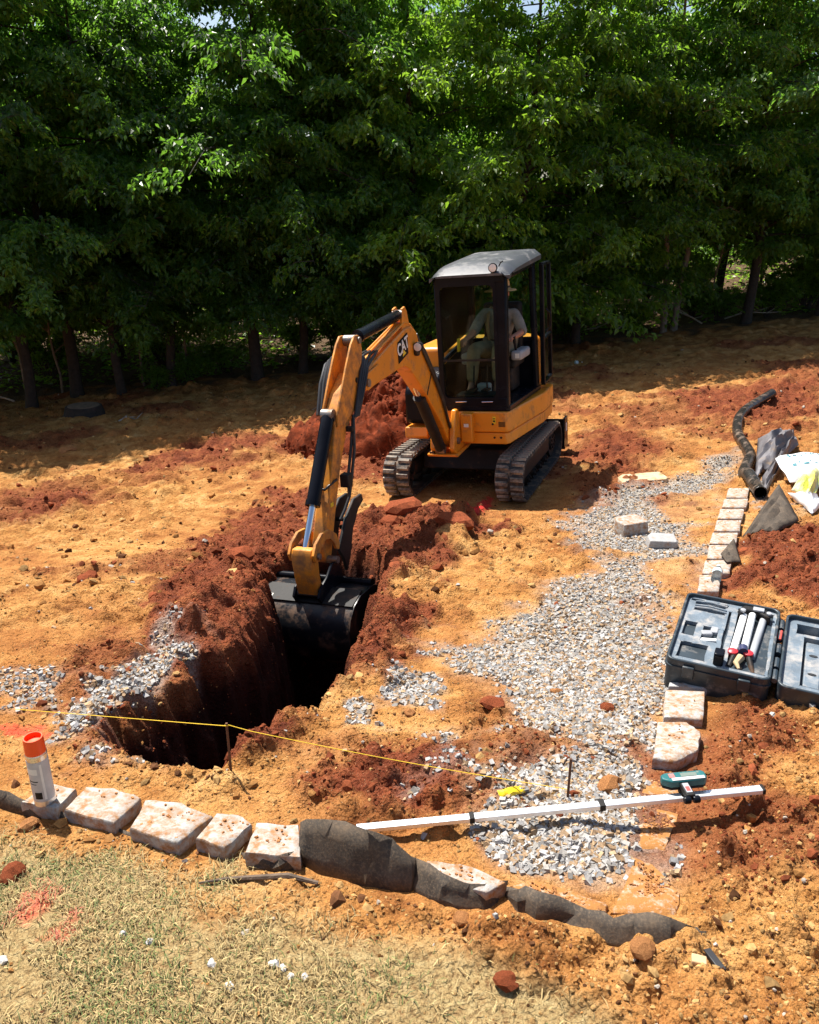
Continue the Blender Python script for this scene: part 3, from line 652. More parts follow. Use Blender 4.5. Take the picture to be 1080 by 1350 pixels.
# window glass, rounded front pane with gasket
def rounded(x0, x1, z0, z1, r, n=6):
    P = []
    for cx_, cz_, a0 in ((x1 - r, z1 - r, 0), (x0 + r, z1 - r, 90), (x0 + r, z0 + r, 180), (x1 - r, z0 + r, 270)):
        for k in range(n + 1):
            a = R(a0 + 90 * k / n); P.append((cx_ + r * math.cos(a), cz_ + r * math.sin(a)))
    return P
o_ = rounded(-.135, .485, 1.00, 2.23, .06); i_ = rounded(-.098, .452, 1.065, 2.175, .055); n = len(o_)
gs_ = MB(); gs_.add([(x, -.768, z) for x, z in o_] + [(x, -.768, z) for x, z in i_] + [(x, -.74, z) for x, z in o_] + [(x, -.74, z) for x, z in i_],
    [f for i in range(n) for f in ((i, (i + 1) % n, n + (i + 1) % n, n + i), (2 * n + i, 3 * n + i, 3 * n + (i + 1) % n, 2 * n + (i + 1) % n), (n + i, n + (i + 1) % n, 3 * n + (i + 1) % n, 3 * n + i), (i, 2 * n + i, 2 * n + (i + 1) % n, (i + 1) % n))])
fw_ = gs_.build('front_window_frame', BLACK, EX)
pg = rounded(-.10, .455, 1.46, 2.178, .05); MB().prism(pg, -.752, -.747, 'y').build('window_pane', CABGLASS, fw_)
pg = rounded(-.10, .455, 1.062, 1.437, .05); MB().prism(pg, -.752, -.747, 'y').build('window_pane', CABGLASS, fw_)
MB().box((.178, -.752, 1.4485), (.556, .016, .020)).build('window_bar', BLACKM, fw_)
MB().tube([(.02, -.772, 1.025), (.14, -.778, 1.03)], .006).tube([(.30, -.772, 1.025), (.42, -.778, 1.03)], .006).build('wiper_arm', CHROME, fw_)
MB().prism([(.70, 1.50), (.70, 2.20), (-.36, 2.28), (-.36, 1.64)], -.132, -.127).build('side_pane', CABGLASS, EX)
MB().prism([(.70, 1.00), (.70, 1.38), (-.36, 1.54), (-.36, 1.00)], -.132, -.127).build('side_pane', CABGLASS, EX)
MB().box((.22, .42, 1.90), (.68, .006, .74)).build('rear_pane', CABGLASS, EX)
# roof: dished panel with a raised middle
rf = MB(); nx = 13; ny = 11; V = []; F = []
for j in range(ny):
    t = j / (ny - 1); yy = -.80 + t * 1.32
    for i in range(nx):
        s = i / (nx - 1); xx = -.185 + s * .82 + .02 * t
        e = min(s, 1 - s); f_ = min(1, e / .12); g_ = min(1, t / .16)
        zz = 2.275 + .125 * (t ** .8) + .065 * (1 - (1 - f_) ** 2) * 1. - .055 * (1 - g_) ** 2
        if .2 < s < .8 and .14 < t < .85: zz += .018
        V.append((xx, yy, zz))
F = [(j * nx + i, j * nx + i + 1, (j + 1) * nx + i + 1, (j + 1) * nx + i) for j in range(ny - 1) for i in range(nx - 1)]
m_ = len(V); V += [(x, y, 2.262 + .07 * (y + .8)) for x, y, z in V]
F += [tuple(m_ + k for k in f[::-1]) for f in F]
per = [i for i in range(nx)] + [j * nx + nx - 1 for j in range(1, ny)] + [(ny - 1) * nx + i for i in range(nx - 2, -1, -1)] + [j * nx for j in range(ny - 2, 0, -1)]
F += [(per[k], per[(k + 1) % len(per)], m_ + per[(k + 1) % len(per)], m_ + per[k]) for k in range(len(per))]
roof = rf.add(V, F).build('cab_roof', ROOFM, EX, smooth=40)
lamp = MB().lathe([(.012, .05), (.036, .04), (.045, .0), (.045, -.012), (.038, -.014)], 18, (0, 0, 0), 'y').build('work_light', BLACK, EX, loc=(.475, -.80, 2.335))
MB().lathe([(.002, -.020), (.037, -.017), (.037, -.010)], 18, (0, 0, 0), 'y').build('lamp_lens', LENS, lamp)
MB().tube([(0, .01, -.03), (0, .03, -.06), (0, .04, -.09)], .010).build('lamp_bracket', BLACK, lamp)
MB().tube([(.05, .03, .01), (.075, .01, .045), (.10, -.005, .055)], .006).build('cable', HOSE, lamp)
# open door folded back along the side
dr = empty('door_hinge_tmp')
bpy.data.objects.remove(dr)
D0 = Vector((.675, .43, 0)); dd_ = Vector((-.07, .99, 0)).normalized()
def dp(s, z): q = D0 + dd_ * s; return (q.x, q.y, z)
db = MB()
for a, b_ in (((0, 1.0), (0, 2.30)), ((.62, 1.0), (.55, 2.30)), ((0, 1.0), (.62, 1.0)), ((0, 2.30), (.55, 2.30)), ((0, 1.50), (.60, 1.50))):
    db.bar(dp(*a), dp(*b_), .035, .05, up=(1, -.2, .01))
door = db.build('cab_door', BLACK, EX, .008)
MB().add([dp(.02, 1.52), dp(.58, 1.52), dp(.54, 2.28), dp(.02, 2.28)], [(0, 1, 2, 3)]).build('door_pane', CABGLASS, door)
MB().add([dp(.02, 1.02), dp(.60, 1.02), dp(.59, 1.48), dp(.02, 1.48)], [(0, 1, 2, 3)]).build('door_pane', CABGLASS, door)
MB().tube([dp(.3, 1.55), tuple(Vector(dp(.3, 1.6)) + Vector((.05, 0, 0))), tuple(Vector(dp(.3, 1.75)) + Vector((.05, 0, 0))), dp(.3, 1.8)], .010).build('door_handle', BLACK, door)
# seat, consoles, levers inside
seat = MB().box((.25, .16, 1.30), (.46, .46, .10)).build('operator_seat', BLACKM, EX, .03, seg=3)
MB().box((.25, .355, 1.62), (.44, .10, .62)).build('seat_back', BLACKM, seat, .04, seg=3)
MB().box((.25, .16, 1.12), (.36, .36, .26)).build('seat_base', BLACKM, seat, .02)
con = MB().box((.515, .05, 1.40), (.12, .42, .10)).build('side_console', GREYPL, EX, .025)
MB().box((.53, -.166, 1.40), (.045, .006, .05)).build('label_plate', WHITEP, con)
MB().tube([(.50, -.08, 1.43), (.49, -.10, 1.52), (.485, -.12, 1.60)], [.012, .014, .022]).build('joystick', BLACK, con)
con2 = MB().box((-.02, .02, 1.38), (.13, .46, .12)).build('side_console', GREYPL, EX, .025)
MB().tube([(.0, -.10, 1.43), (-.01, -.13, 1.52), (-.015, -.15, 1.60)], [.012, .014, .022]).build('joystick', BLACK, con2)
MB().box((-.04, -.40, 1.56), (.008, .09, .14)).build('warning_sign', YELLOWP, EX, .004)
MB().box((.24, -.58, 1.06), (.50, .22, .05)).build('pedal_plate', BLACKM, EX, .01)
for x in (.16, .30): MB().tube([(x, -.55, 1.08), (x, -.56, 1.22), (x, -.53, 1.36)], .009).box((x, -.60, 1.12), (.07, .14, .02)).build('travel_pedal', BLACKM, EX)
MB().box((.24, -.45, 1.10), (.14, .10, .13)).build('tool_pouch', GREYPL, EX, .02)
MB().tube([(-.11, -.55, 1.85), (-.07, -.55, 1.88), (-.07, -.5, 1.70)], .014).build('grab_handle', BLACK, EX)

# boom ------------------------------------------------------------
XB = -.05
sw = MB(); sw.prism([(.62, .55), (1.02, .53), (1.08, .60), (1.05, .74), (.90, .80), (.80, .76), (.62, .78)], XB - .13, XB - .075)
sw.prism([(.62, .55), (1.02, .53), (1.08, .60), (1.05, .78), (.95, .98), (.88, .98), (.80, .78), (.62, .78)], XB + .075, XB + .13)
sw.prism([(.60, .53), (1.05, .51), (1.09, .545), (.60, .565)], XB - .17, XB + .16)
sw.lathe([(.07, .50), (.07, .80)], 18, (XB, -.66, 0))
swing = sw.build('swing_bracket', ORANGE, EX, .012)
MB().box((XB - .12, -1.06, .555), (.05, .02, .022)).box((XB - .03, -1.065, .552), (.05, .02, .022)).build('bracket_slot', BLACKM, swing)
MB().lathe([(.035, -.15), (.035, .15)], 16, (XB, -.95, .66), 'x').build('boom_pin', STEEL, swing)
MB().prism([(.70, .62), (.86, .62), (.86, .92), (.70, .92)], XB + .135, XB + .26).build('swing_cylinder_cover', ORANGE, swing, .012)
MB().box((XB + .2, -.866, .80), (.05, .004, .035)).build('label_plate', WHITEP, swing)
bp = [(.86, .62), (.90, .74), (1.06, 1.04), (1.40, 1.45), (1.69, 1.78), (1.79, 1.87), (1.90, 1.925), (2.05, 1.915), (2.40, 1.83), (2.74, 1.74), (2.95, 1.685), (3.00, 1.65), (3.005, 1.60), (2.975, 1.555), (2.93, 1.545),
      (2.58, 1.575), (2.20, 1.605), (2.08, 1.60), (1.98, 1.56), (1.62, 1.27), (1.26, .93), (1.03, .66), (.98, .60), (.91, .58)]
boom = MB().prism(bp, XB - .07, XB + .07).build('boom', ORANGE, EX, .010)
for s in (-1, 1):   # fork plates and stiffener at the tip, knee boss
    MB().prism([(2.62, 1.60), (2.70, 1.72), (2.95, 1.675), (2.995, 1.64), (2.998, 1.60), (2.97, 1.56), (2.93, 1.55)], XB + s * .0715, XB + s * .088).build('tip_plate', ORANGE, boom, .004)
    MB().lathe([(.032, -.016), (.032, .016)], 16, (XB + s * .088, -2.94, 1.61), 'x').build('pivot_pin', STEEL, boom)
    MB().lathe([(.045, -.02), (.045, .02), (.02, .025)], 16, (XB + s * .08, -1.83, 1.70), 'x').build('knee_boss', BLACKM, boom)
    MB().prism([(1.86, 1.88), (1.92, 2.06), (1.96, 2.10), (2.02, 2.085), (2.03, 2.03), (2.06, 1.90)], XB + s * .05, XB + s * .030).build('cylinder_lug', ORANGE, boom, .004)
MB().box((XB + .072, -1.52, 1.36), (.003, .02, .26), Matrix.Rotation(R(-40), 3, 'X')).build('edge_strip', BLACKM, boom)
# boom lamp
bl_ = MB().lathe([(.02, .04), (.04, .03), (.045, -.02), (.04, -.025)], 16, (0, 0, 0), 'y').build('boom_light', BLACKM, EX, loc=(XB + .115, -1.86, 1.74))
MB().lathe([(.004, -.032), (.036, -.027), (.036, -.02)], 16, (0, 0, 0), 'y').build('lamp_lens', LENS, bl_)
# logo on the upper boom: black shield plate, white letters, yellow triangle
def local_text(s, size, name, mat, parent, Mx, bold=.012):
    cu = bpy.data.curves.new(name, 'FONT'); cu.body = s; cu.size = size; cu.extrude = .0012; cu.offset = bold * size; cu.align_x = 'CENTER'; cu.align_y = 'CENTER'
    ob = bpy.data.objects.new(name, cu); col.objects.link(ob); dg = bpy.context.evaluated_depsgraph_get()
    me = bpy.data.meshes.new_from_object(ob.evaluated_get(dg)); bpy.data.objects.remove(ob); bpy.data.curves.remove(cu)
    o = link(name, me, mat, parent); o.matrix_local = Mx; return o
LD = Vector((0, -(2.74 - 2.05), 1.74 - 1.915)).normalized()     # along the upper boom, outwards
LU = Vector((1, 0, 0)).cross(LD) * -1
LU = LU if LU.z > 0 else -LU
def side_frame(r, z, off, flip=False):
    xa = -LD; ya = LU; za = xa.cross(ya)
    return Matrix(((xa.x, ya.x, za.x, XB + off), (xa.y, ya.y, za.y, -r), (xa.z, ya.z, za.z, z), (0, 0, 0, 1)))
lm = side_frame(2.13, 1.765, .0735)
pb = MB().add([(-.14, -.085, -.001), (.10, -.085, -.001), (.15, .085, -.001), (-.09, .085, -.001), (-.14, -.085, .0015), (.10, -.085, .0015), (.15, .085, .0015), (-.09, .085, .0015)], [(0, 3, 2, 1), (4, 5, 6, 7), (0, 1, 5, 4), (1, 2, 6, 5), (2, 3, 7, 6), (3, 0, 4, 7)])
lp = pb.build('logo_plate', BLACK, boom); lp.matrix_local = lm
lt = local_text('CAT', .135, 'logo_letters', WHITEP, lp, Matrix.Translation((0.003, .012, .003)) @ Matrix.Diagonal((1.0, 1.05, 1, 1)), .022)
MB().add([(-.045, -.062, .0055), (.045, -.062, .0055), (0, -.012, .0055)], [(0, 1, 2)]).build('logo_triangle', YELLOWP, lp, smooth=0)
# steel pipes and hoses along the boom
for k, x in enumerate((-.045, -.015, .018, .045)):
    MB().tube([(XB + x, -1.72, 1.83), (XB + x, -1.86, 1.935), (XB + x, -2.0, 1.965), (XB + x, -2.3, 1.89), (XB + x, -2.62, 1.81)], .011, 8).build('hydraulic_pipe', ORANGE, boom)
    MB().tube([(XB + x, -2.62, 1.81), (XB + x * 1.6 + .02, -2.78, 1.80), (XB + .06 + .012 * k, -2.93, 1.80 - .02 * k), (XB + .085 + .012 * k, -3.05, 1.70 - .02 * k), (XB + .088, -3.22 + .02 * k, 1.40)], .012, 8).build('hydraulic_hose', HOSE, boom)
for k in range(3):
    x = XB - .10 - .028 * k
    MB().tube([(XB - .08, -2.55, 1.76), (x, -2.80, 1.80), (x, -2.98, 1.86 - .02 * k), (x, -3.14, 1.83 - .025 * k), (x + .01, -3.27, 1.66), (x + .03, -3.40, 1.45)], .016, 9).build('hydraulic_hose', HOSE, boom)
MB().tube([(XB + .09, -1.05, .82), (XB + .09, -1.22, 1.12), (XB + .088, -1.45, 1.42), (XB + .085, -1.66, 1.66), (XB + .06, -1.76, 1.84)], .013, 8).build('hydraulic_hose', HOSE, boom)
MB().tube([(XB + .075, -1.02, .80), (XB + .085, -1.18, 1.12), (XB + .083, -1.42, 1.45), (XB + .08, -1.62, 1.68), (XB + .02, -1.74, 1.84)], .012, 8).build('hydraulic_hose', HOSE, boom)
def cylinder(nm, a, b, r, split, parent, rod=.5, barrel=None):
    a = Vector(a); b = Vector(b); m = a.lerp(b, split)
    t = (b - a).normalized()
    c = MB().tube([a, a + t * .03, m - t * .04, m - t * .038, m], [r * .8, r, r, r * 1.12, r * 1.12], 16).build(nm, barrel or BLACK, parent)
    MB().tube([m, b], r * rod, 14).build('piston_rod', CHROME, c)
    MB().lathe([(r * .9, -.045), (r * .9, .045)], 14, tuple(b), 'x').lathe([(r * .9, -.045), (r * .9, .045)], 14, tuple(a), 'x').build('rod_eye', STEEL, c)
    return c
cylinder('boom_cylinder', (XB - .015, -1.07, .60), (XB - .015, -1.86, 1.57), .055, .66, EX, barrel=BLACKM)
cylinder('stick_cylinder', (XB, -2.0, 2.035), (XB, -3.0, 1.945), .046, .86, EX)
# stick
sp_ = [(2.985, 1.50), (3.02, 1.66), (2.95, 1.86), (2.955, 1.945), (3.00, 1.985), (3.06, 1.985), (3.13, 1.92), (3.22, 1.78), (3.33, 1.64), (3.43, 1.50), (3.50, 1.34), (3.60, 1.10), (3.72, .84), (3.84, .60), (3.855, .52), (3.83, .46), (3.78, .455), (3.735, .50), (3.60, .80), (3.46, 1.08), (3.30, 1.32), (3.14, 1.43), (3.03, 1.45)]
sp_low = [p for p in sp_]
stk = MB().prism([(2.985, 1.50), (3.02, 1.66), (3.06, 1.72), (3.16, 1.72), (3.33, 1.60), (3.43, 1.48), (3.50, 1.34), (3.60, 1.10), (3.72, .84), (3.84, .60), (3.855, .52), (3.83, .46), (3.78, .455), (3.735, .50), (3.60, .80), (3.46, 1.08), (3.30, 1.32), (3.14, 1.43), (3.03, 1.45)], XB - .05, XB + .05)
stick = stk.build('stick', ORANGE_WORN, EX, .008)
ear = [(2.985, 1.50), (3.02, 1.66), (2.95, 1.86), (2.955, 1.945), (3.00, 1.985), (3.06, 1.985), (3.13, 1.93), (3.24, 1.79), (3.36, 1.62), (3.46, 1.47), (3.47, 1.38), (3.36, 1.38), (3.2, 1.44), (3.05, 1.46)]
for s in (-1, 1):
    MB().prism(ear, XB + s * .051, XB + s * .070).build('ear_plate', ORANGE_WORN, stick, .005)
    MB().lathe([(.026, -.012), (.026, .012)], 14, (XB + s * .072, -3.0, 1.945), 'x').build('pin', STEEL, stick)
    MB().lathe([(.020, -.006), (.020, .006)], 12, (XB + s * .074, -3.10, 1.66), 'x').build('pin', BLACKM, stick)
MB().box((XB, -3.45, 1.40), (.085, .05, .05)).build('cylinder_mount', ORANGE_WORN, stick, .008)
MB().box((XB + .0515, -3.66, .85), (.003, .045, .03)).build('warning_sticker', YELLOWP, stick)
bc = cylinder('bucket_cylinder', (XB - .005, -3.47, 1.47), (XB - .005, -4.04, .60), .050, .66, EX)
MB().tube([(XB - .06, -3.46, 1.42), (XB - .066, -3.55, 1.2), (XB - .066, -3.72, .98)], .011, 8).build('hydraulic_hose', HOSE, bc)
for dx in (0, .03):
    MB().tube([(XB + .075, -3.22, 1.42), (XB + .082 + dx, -3.33, 1.18), (XB + .080 + dx, -3.42, .98), (XB + .082, -3.43, .84), (XB + .07, -3.50, .76), (XB + .055, -3.56, .70)], .012, 8).build('hydraulic_hose', HOSE, stick)
MB().box((XB + .075, -3.30, 1.33), (.06, .04, .04)).build('hose_clamp', BLACKM, stick, .008)
MB().box((XB + .085, -3.46, .98), (.07, .08, .10)).build('hose_clamp', BLACKM, stick, .008)
MB().tube([(XB - .05, -3.68, .98), (XB + .02, -3.69, .97), (XB + .07, -3.58, 1.02)], .010, 8).build('hydraulic_hose', HOSE, stick)
# thumb behind the stick
MB().prism([(3.62, .42), (3.68, .50), (3.52, .70), (3.36, .80), (3.22, .80), (3.20, .74), (3.30, .70), (3.42, .58), (3.50, .40), (3.58, .30)], XB + .06, XB + .085).prism([(3.62, .42), (3.68, .50), (3.52, .70), (3.36, .80), (3.22, .80), (3.20, .74), (3.30, .70), (3.42, .58), (3.50, .40), (3.58, .30)], XB - .06, XB - .035).box((XB + .01, -3.44, .66), (.10, .03, .03)).box((XB + .01, -3.40, .58), (.10, .03, .03)).build('thumb', BLACKM, EX, .006)
# bucket linkage
for s in (-1, 1):
    arc = [(3.70 + .0, .57), (3.74, .66), (3.84, .725), (3.95, .735), (4.05, .69), (4.10, .62), (4.08, .565), (4.03, .56), (4.02, .60), (3.97, .655), (3.90, .67), (3.83, .65), (3.78, .60), (3.76, .55), (3.72, .53)]
    MB().prism(arc, XB + s * .083, XB + s * .106).build('guide_link', ORANGE_WORN, EX, .004)
hl = MB().prism([(4.015, .655), (4.075, .655), (4.10, .60), (4.085, .42), (4.06, .30), (4.0, .27), (3.98, .32), (4.0, .45), (3.995, .60)], XB - .08, XB + .08).build('bucket_link', ORANGE_WORN, EX, .010)
MB().lathe([(.022, -.125), (.022, .125)], 12, (XB, -4.045, .60), 'x').build('link_pin', STEEL, hl)
MB().lathe([(.022, -.095), (.022, .095)], 12, (XB, -4.04, .31), 'x').build('link_pin', STEEL, hl)
# bucket: curved shell, side plates, ears, cutting edge and teeth
arcp = [(3.66, .245), (3.74, .275), (3.95, .285), (4.06, .25), (4.14, .18), (4.18, .08), (4.185, -.03), (4.15, -.13), (4.08, -.20), (3.96, -.24), (3.80, -.25), (3.60, -.24), (3.42, -.22)]
inn = []
for i, (a, b_) in enumerate(arcp):
    p0 = Vector(arcp[max(0, i - 1)]); p1 = Vector(arcp[min(len(arcp) - 1, i + 1)]); t = (p1 - p0).normalized(); nn = Vector((t.y, -t.x)); q = Vector((a, b_)) + nn * .016; inn.append((q.x, q.y))
x0, x1 = XB - .445, XB + .345
bk = MB().prism(arcp + inn[::-1], x0, x1).build('bucket', BUCKM, EX, smooth=50)
side = arcp + [(3.40, -.18), (3.46, -.05), (3.58, .14)]
for xx, dx in ((x0, -.014), (x1, .014)):
    MB().prism(side, xx, xx + dx).build('side_plate', BUCKM, bk, .003)
    MB().prism([(3.40, -.225), (3.40, -.15), (3.52, .10), (3.60, .10), (3.52, -.225)], xx + dx, xx + dx * 2.2).build('side_cutter', BLACKM, bk, .003)
MB().tube([(x0, -3.72, .285), (x1, -3.72, .285)], .030, 14).build('top_bar', BLACK, bk)
MB().prism([(3.90, .288), (4.07, .247), (4.075, .255), (3.90, .305)], x0 + .0, x1 - .0).build('wear_strip', BLACKM, bk)
for s in (-1, 1):
    MB().prism([(3.70, .26), (3.72, .38), (3.78, .47), (3.86, .47), (3.95, .40), (4.06, .36), (4.10, .30), (4.06, .24), (3.9, .27)], XB + s * .088, XB + s * .110).build('bucket_ear', BLACK, bk, .006)
MB().lathe([(.028, -.13), (.028, .13)], 14, (XB, -3.80, .48), 'x').build('hinge_pin', STEEL, bk)
MB().box(((x0 + x1) / 2, -3.41, -.22), (.80, .06, .022)).build('cutting_edge', STEEL, bk, .004)
for k in range(5):
    xx = x0 + .06 + k * .165
    MB().add([(xx - .03, -3.42, -.235), (xx + .03, -3.42, -.235), (xx + .03, -3.42, -.195), (xx - .03, -3.42, -.195), (xx - .018, -3.28, -.225), (xx + .018, -3.28, -.225), (xx + .018, -3.28, -.215), (xx - .018, -3.28, -.215)], [(0, 3, 2, 1), (4, 5, 6, 7), (0, 1, 5, 4), (1, 2, 6, 5), (2, 3, 7, 6), (3, 0, 4, 7)]).build('tooth', STEEL, bk)
tilt = lambda r, z: (r, z)
for xa, xb_ in ((x0 + .015, x0 + .055),):
    MB().add([(xa, -4.1395, .172), (xb_, -4.1395, .172), (xb_, -4.190, -.03), (xa, -4.190, -.03), (xa, -4.183, .08), (xb_, -4.183, .08)], [(0, 1, 5, 4), (4, 5, 2, 3)]).build('worn_label', pmat('worn_label', (.55, .42, .22), .8, var=.3, scale=14), bk)
MB().add([(x0 + .05, -4.02, .27), (x0 + .14, -4.02, .27), (x0 + .14, -4.055, .2565), (x0 + .05, -4.055, .2565)], [(0, 1, 2, 3)]).build('label_plate', pmat('paint_print', (.6, .57, .5), .7, var=.3, scale=20), bk, loc=(0, -.003, .004))
# ---------------------------------------------------------------- trees
def leaf_mat(name, dark, light, trans):
    m, nt, b, out = new_mat(name); a = N(nt, 'ShaderNodeVertexColor', layer_name='tint')
    c = mix(nt, a.outputs[0], dark, light)
    c = mix(nt, ramp(nt, noise(nt, 1.1, 3), [(.35, .55), (.65, 1.)]), tuple(k * .6 for k in dark), c)
    oi = N(nt, 'ShaderNodeObjectInfo'); hs_ = N(nt, 'ShaderNodeHueSaturation'); mr = N(nt, 'ShaderNodeMapRange'); nt.links.new(oi.outputs['Random'], mr.inputs[0]); mr.inputs[3].default_value = .45; mr.inputs[4].default_value = 1.45
    nt.links.new(mr.outputs[0], hs_.inputs['Value']); nt.links.new(c, hs_.inputs['Color']); c = hs_.outputs[0]
    nt.links.new(c, b.inputs['Base Color']); b.inputs['Roughness'].default_value = .36; b.inputs['Specular IOR Level'].default_value = .5
    t = N(nt, 'ShaderNodeBsdfTranslucent'); tc = mix(nt, a.outputs[0], tuple(k * .7 for k in trans), trans); nt.links.new(tc, t.inputs[0])
    ms = N(nt, 'ShaderNodeMixShader'); ms.inputs[0].default_value = .55
    nt.links.new(b.outputs[0], ms.inputs[1]); nt.links.new(t.outputs[0], ms.inputs[2]); nt.links.new(ms.outputs[0], out.inputs[0]); return m
LEAF = [leaf_mat('leaf_deep', (.040, .10, .020), (.10, .20, .038), (.20, .44, .04)),
        leaf_mat('leaf_mid', (.048, .115, .019), (.12, .235, .038), (.28, .54, .04)),
        leaf_mat('leaf_bright', (.06, .125, .017), (.14, .25, .034), (.34, .60, .04))]
BARK = pmat('bark', (.034, .028, .023), .95, var=.45, scale=14, bmp=.9, bscale=30)
BARKP = pmat('pale_bark', (.17, .135, .10), .95, var=.4, scale=12, bmp=.8, bscale=26)
DEAD = pmat('dead_wood', (.30, .26, .21), .9, var=.35, scale=16, bmp=.6, bscale=40)

def rot_to(d, roll):
    """n x 3 directions -> frames (axis, side, normal)"""
    d = d / np.linalg.norm(d, axis=1, keepdims=True); up = np.array([0, 0, 1.0])
    s = np.cross(d, up); s /= np.linalg.norm(s, axis=1, keepdims=True) + 1e-9; nn = np.cross(s, d)
    c, k = np.cos(roll)[:, None], np.sin(roll)[:, None]; return d, s * c + nn * k, nn * c - s * k
def leaves_mesh(name, P, D, size, rs):
    """kite-shaped folded leaves at points P along directions D"""
    n = len(P); d, s, nn = rot_to(D, (rs.random(n) - .5) * 1.5)
    L = size * (.7 + .6 * rs.random(n))[:, None]; w = L * .27; fold = L * .10
    V = np.stack([P, P + d * L * .42 + s * w + nn * fold, P + d * L - nn * fold * 1.2, P + d * L * .42 - s * w + nn * fold], 1).reshape(-1, 3)
    b = (np.arange(n) * 4)[:, None]
    F = np.concatenate([b + np.array([[0, 1, 2]]), b + np.array([[0, 2, 3]])])
    me = raw_mesh(name, V, F, False); t = np.repeat(rs.random(n), 4); colour_attr(me, 'tint', np.stack([t, t, t, t * 0 + 1], 1)); return me
def tree_proto(seed, Ht, z0, rad, r0, n_limb, leaf, lmat, bark, twn=9, spn=9, lpn=10, lean=.25):
    rs = np.random.default_rng(seed); rr = random.Random(seed)
    ax, ay = rr.uniform(-lean, lean), rr.uniform(-lean, lean)
    zs = [0, .25, .8, 1.8, 3, 4.2, Ht * .65, Ht * .84, Ht]
    tp = [Vector((ax * (z / 4) + .10 * math.sin(z * 1.1 + seed), ay * (z / 4) + .10 * math.cos(z * .9 + seed), z - (.15 if z == 0 else 0))) for z in zs]
    tb = MB().tube(tp, [r0 * 1.5, r0 * 1.12, r0, r0 * .93, r0 * .84, r0 * .7, r0 * .5, r0 * .3, r0 * .08], 9)
    trunk = tb.mesh('trunk', 60); trunk.materials.append(bark)
    br = MB(); P = []; D = []
    for k in range(n_limb):
        f = (k + rr.random()) / n_limb; z = z0 + (Ht * .94 - z0) * f ** 1.35
        j = max(i for i in range(len(zs)) if zs[i] <= z); t = (z - zs[j]) / max(.01, zs[min(j + 1, len(zs) - 1)] - zs[j]); o = tp[j].lerp(tp[min(j + 1, len(zs) - 1)], min(1, t))
        az = k * 2.4 + rr.uniform(-.5, .5); q = (z - z0) / (Ht - z0)
        L = rad * (.55 + .6 * math.sin(min(1, q * 1.15 + .18) * math.pi)) * rr.uniform(.75, 1.15)
        up = rr.uniform(.0, .8); hd = Vector((math.cos(az), math.sin(az), 0))
        pts = [o + hd * (L * s) + Vector((rr.uniform(-.06, .06), rr.uniform(-.06, .06), up * L * s * (1.1 - .9 * s) - .12 * L * s * s)) for s in (0, .2, .45, .7, 1)]
        lr = r0 * (.34 - .2 * q); br.tube(pts, [lr, lr * .75, lr * .5, lr * .3, lr * .1], 5, False)
        for w in range(twn):
            s = .22 + .78 * (w + rr.random()) / twn; i = min(3, int(s * 4)); a = pts[i].lerp(pts[i + 1], min(1, s * 4 - i))
            ta = az + rr.choice((-1, 1)) * rr.uniform(.4, 1.5); tl = rr.uniform(.45, .95) * (1.15 - .4 * s)
            td = Vector((math.cos(ta), math.sin(ta), rr.uniform(-.25, .45)))
            e = a + td * tl + Vector((0, 0, -.10)); mid_ = a + td * tl * .5 + Vector((0, 0, .04))
            if rr.random() < .5: br.tube([a, mid_, e], [lr * .18 + .004, .005, .002], 3, False)
            for u in range(spn):
                v = (u + rr.random()) / spn; b_ = a.lerp(mid_, v * 2) if v < .5 else mid_.lerp(e, v * 2 - 1)
                sa = ta + rr.uniform(-1.3, 1.3); sd = Vector((math.cos(sa), math.sin(sa), rr.uniform(-.75, .15))).normalized(); sl = rr.uniform(.18, .38)
                for h in range(lpn):
                    g_ = (h + .5) / lpn; pp = b_ + sd * (sl * g_) + Vector((rr.gauss(0, .045), rr.gauss(0, .045), rr.gauss(0, .04) - .12 * g_ * g_)); la = sa + rr.gauss(0, 1.1)
                    P.append(pp); D.append((math.cos(la), math.sin(la), rr.gauss(-.75, .55)))
    crown = leaves_mesh('crown', np.array([tuple(p) for p in P]), np.array(D), leaf, rs); crown.materials.append(lmat)
    bm_ = br.mesh('branches', 60); bm_.materials.append(bark)
    return trunk, bm_, crown
PROTO = [tree_proto(101, 8.6, 1.7, 2.8, .10, 48, .112, LEAF[0], BARK), tree_proto(202, 8.0, 1.4, 2.6, .09, 46, .105, LEAF[1], BARK),
         tree_proto(303, 9.2, 2.0, 3.0, .115, 48, .116, LEAF[0], BARK), tree_proto(404, 8.0, 2.2, 2.0, .06, 34, .10, LEAF[1], BARKP, 9, 9, 9),
         tree_proto(505, 7.2, .7, 2.5, .075, 48, .108, LEAF[2], BARK)]
def tree(kind, x, y, rz, s, label, group='trees of the wood behind the site', name='broadleaf_tree', cat='tree'):
    o = empty(name, (x, y, float(T(x, y)) - .03), rz); o.scale = (s, s, s); tag(o, label, cat, group)
    for nm, me in zip(('trunk', 'branches', 'crown'), PROTO[kind]):
        c = link(nm, me, parent=o)
        if nm != 'trunk': c['kind'] = 'stuff'
    return o
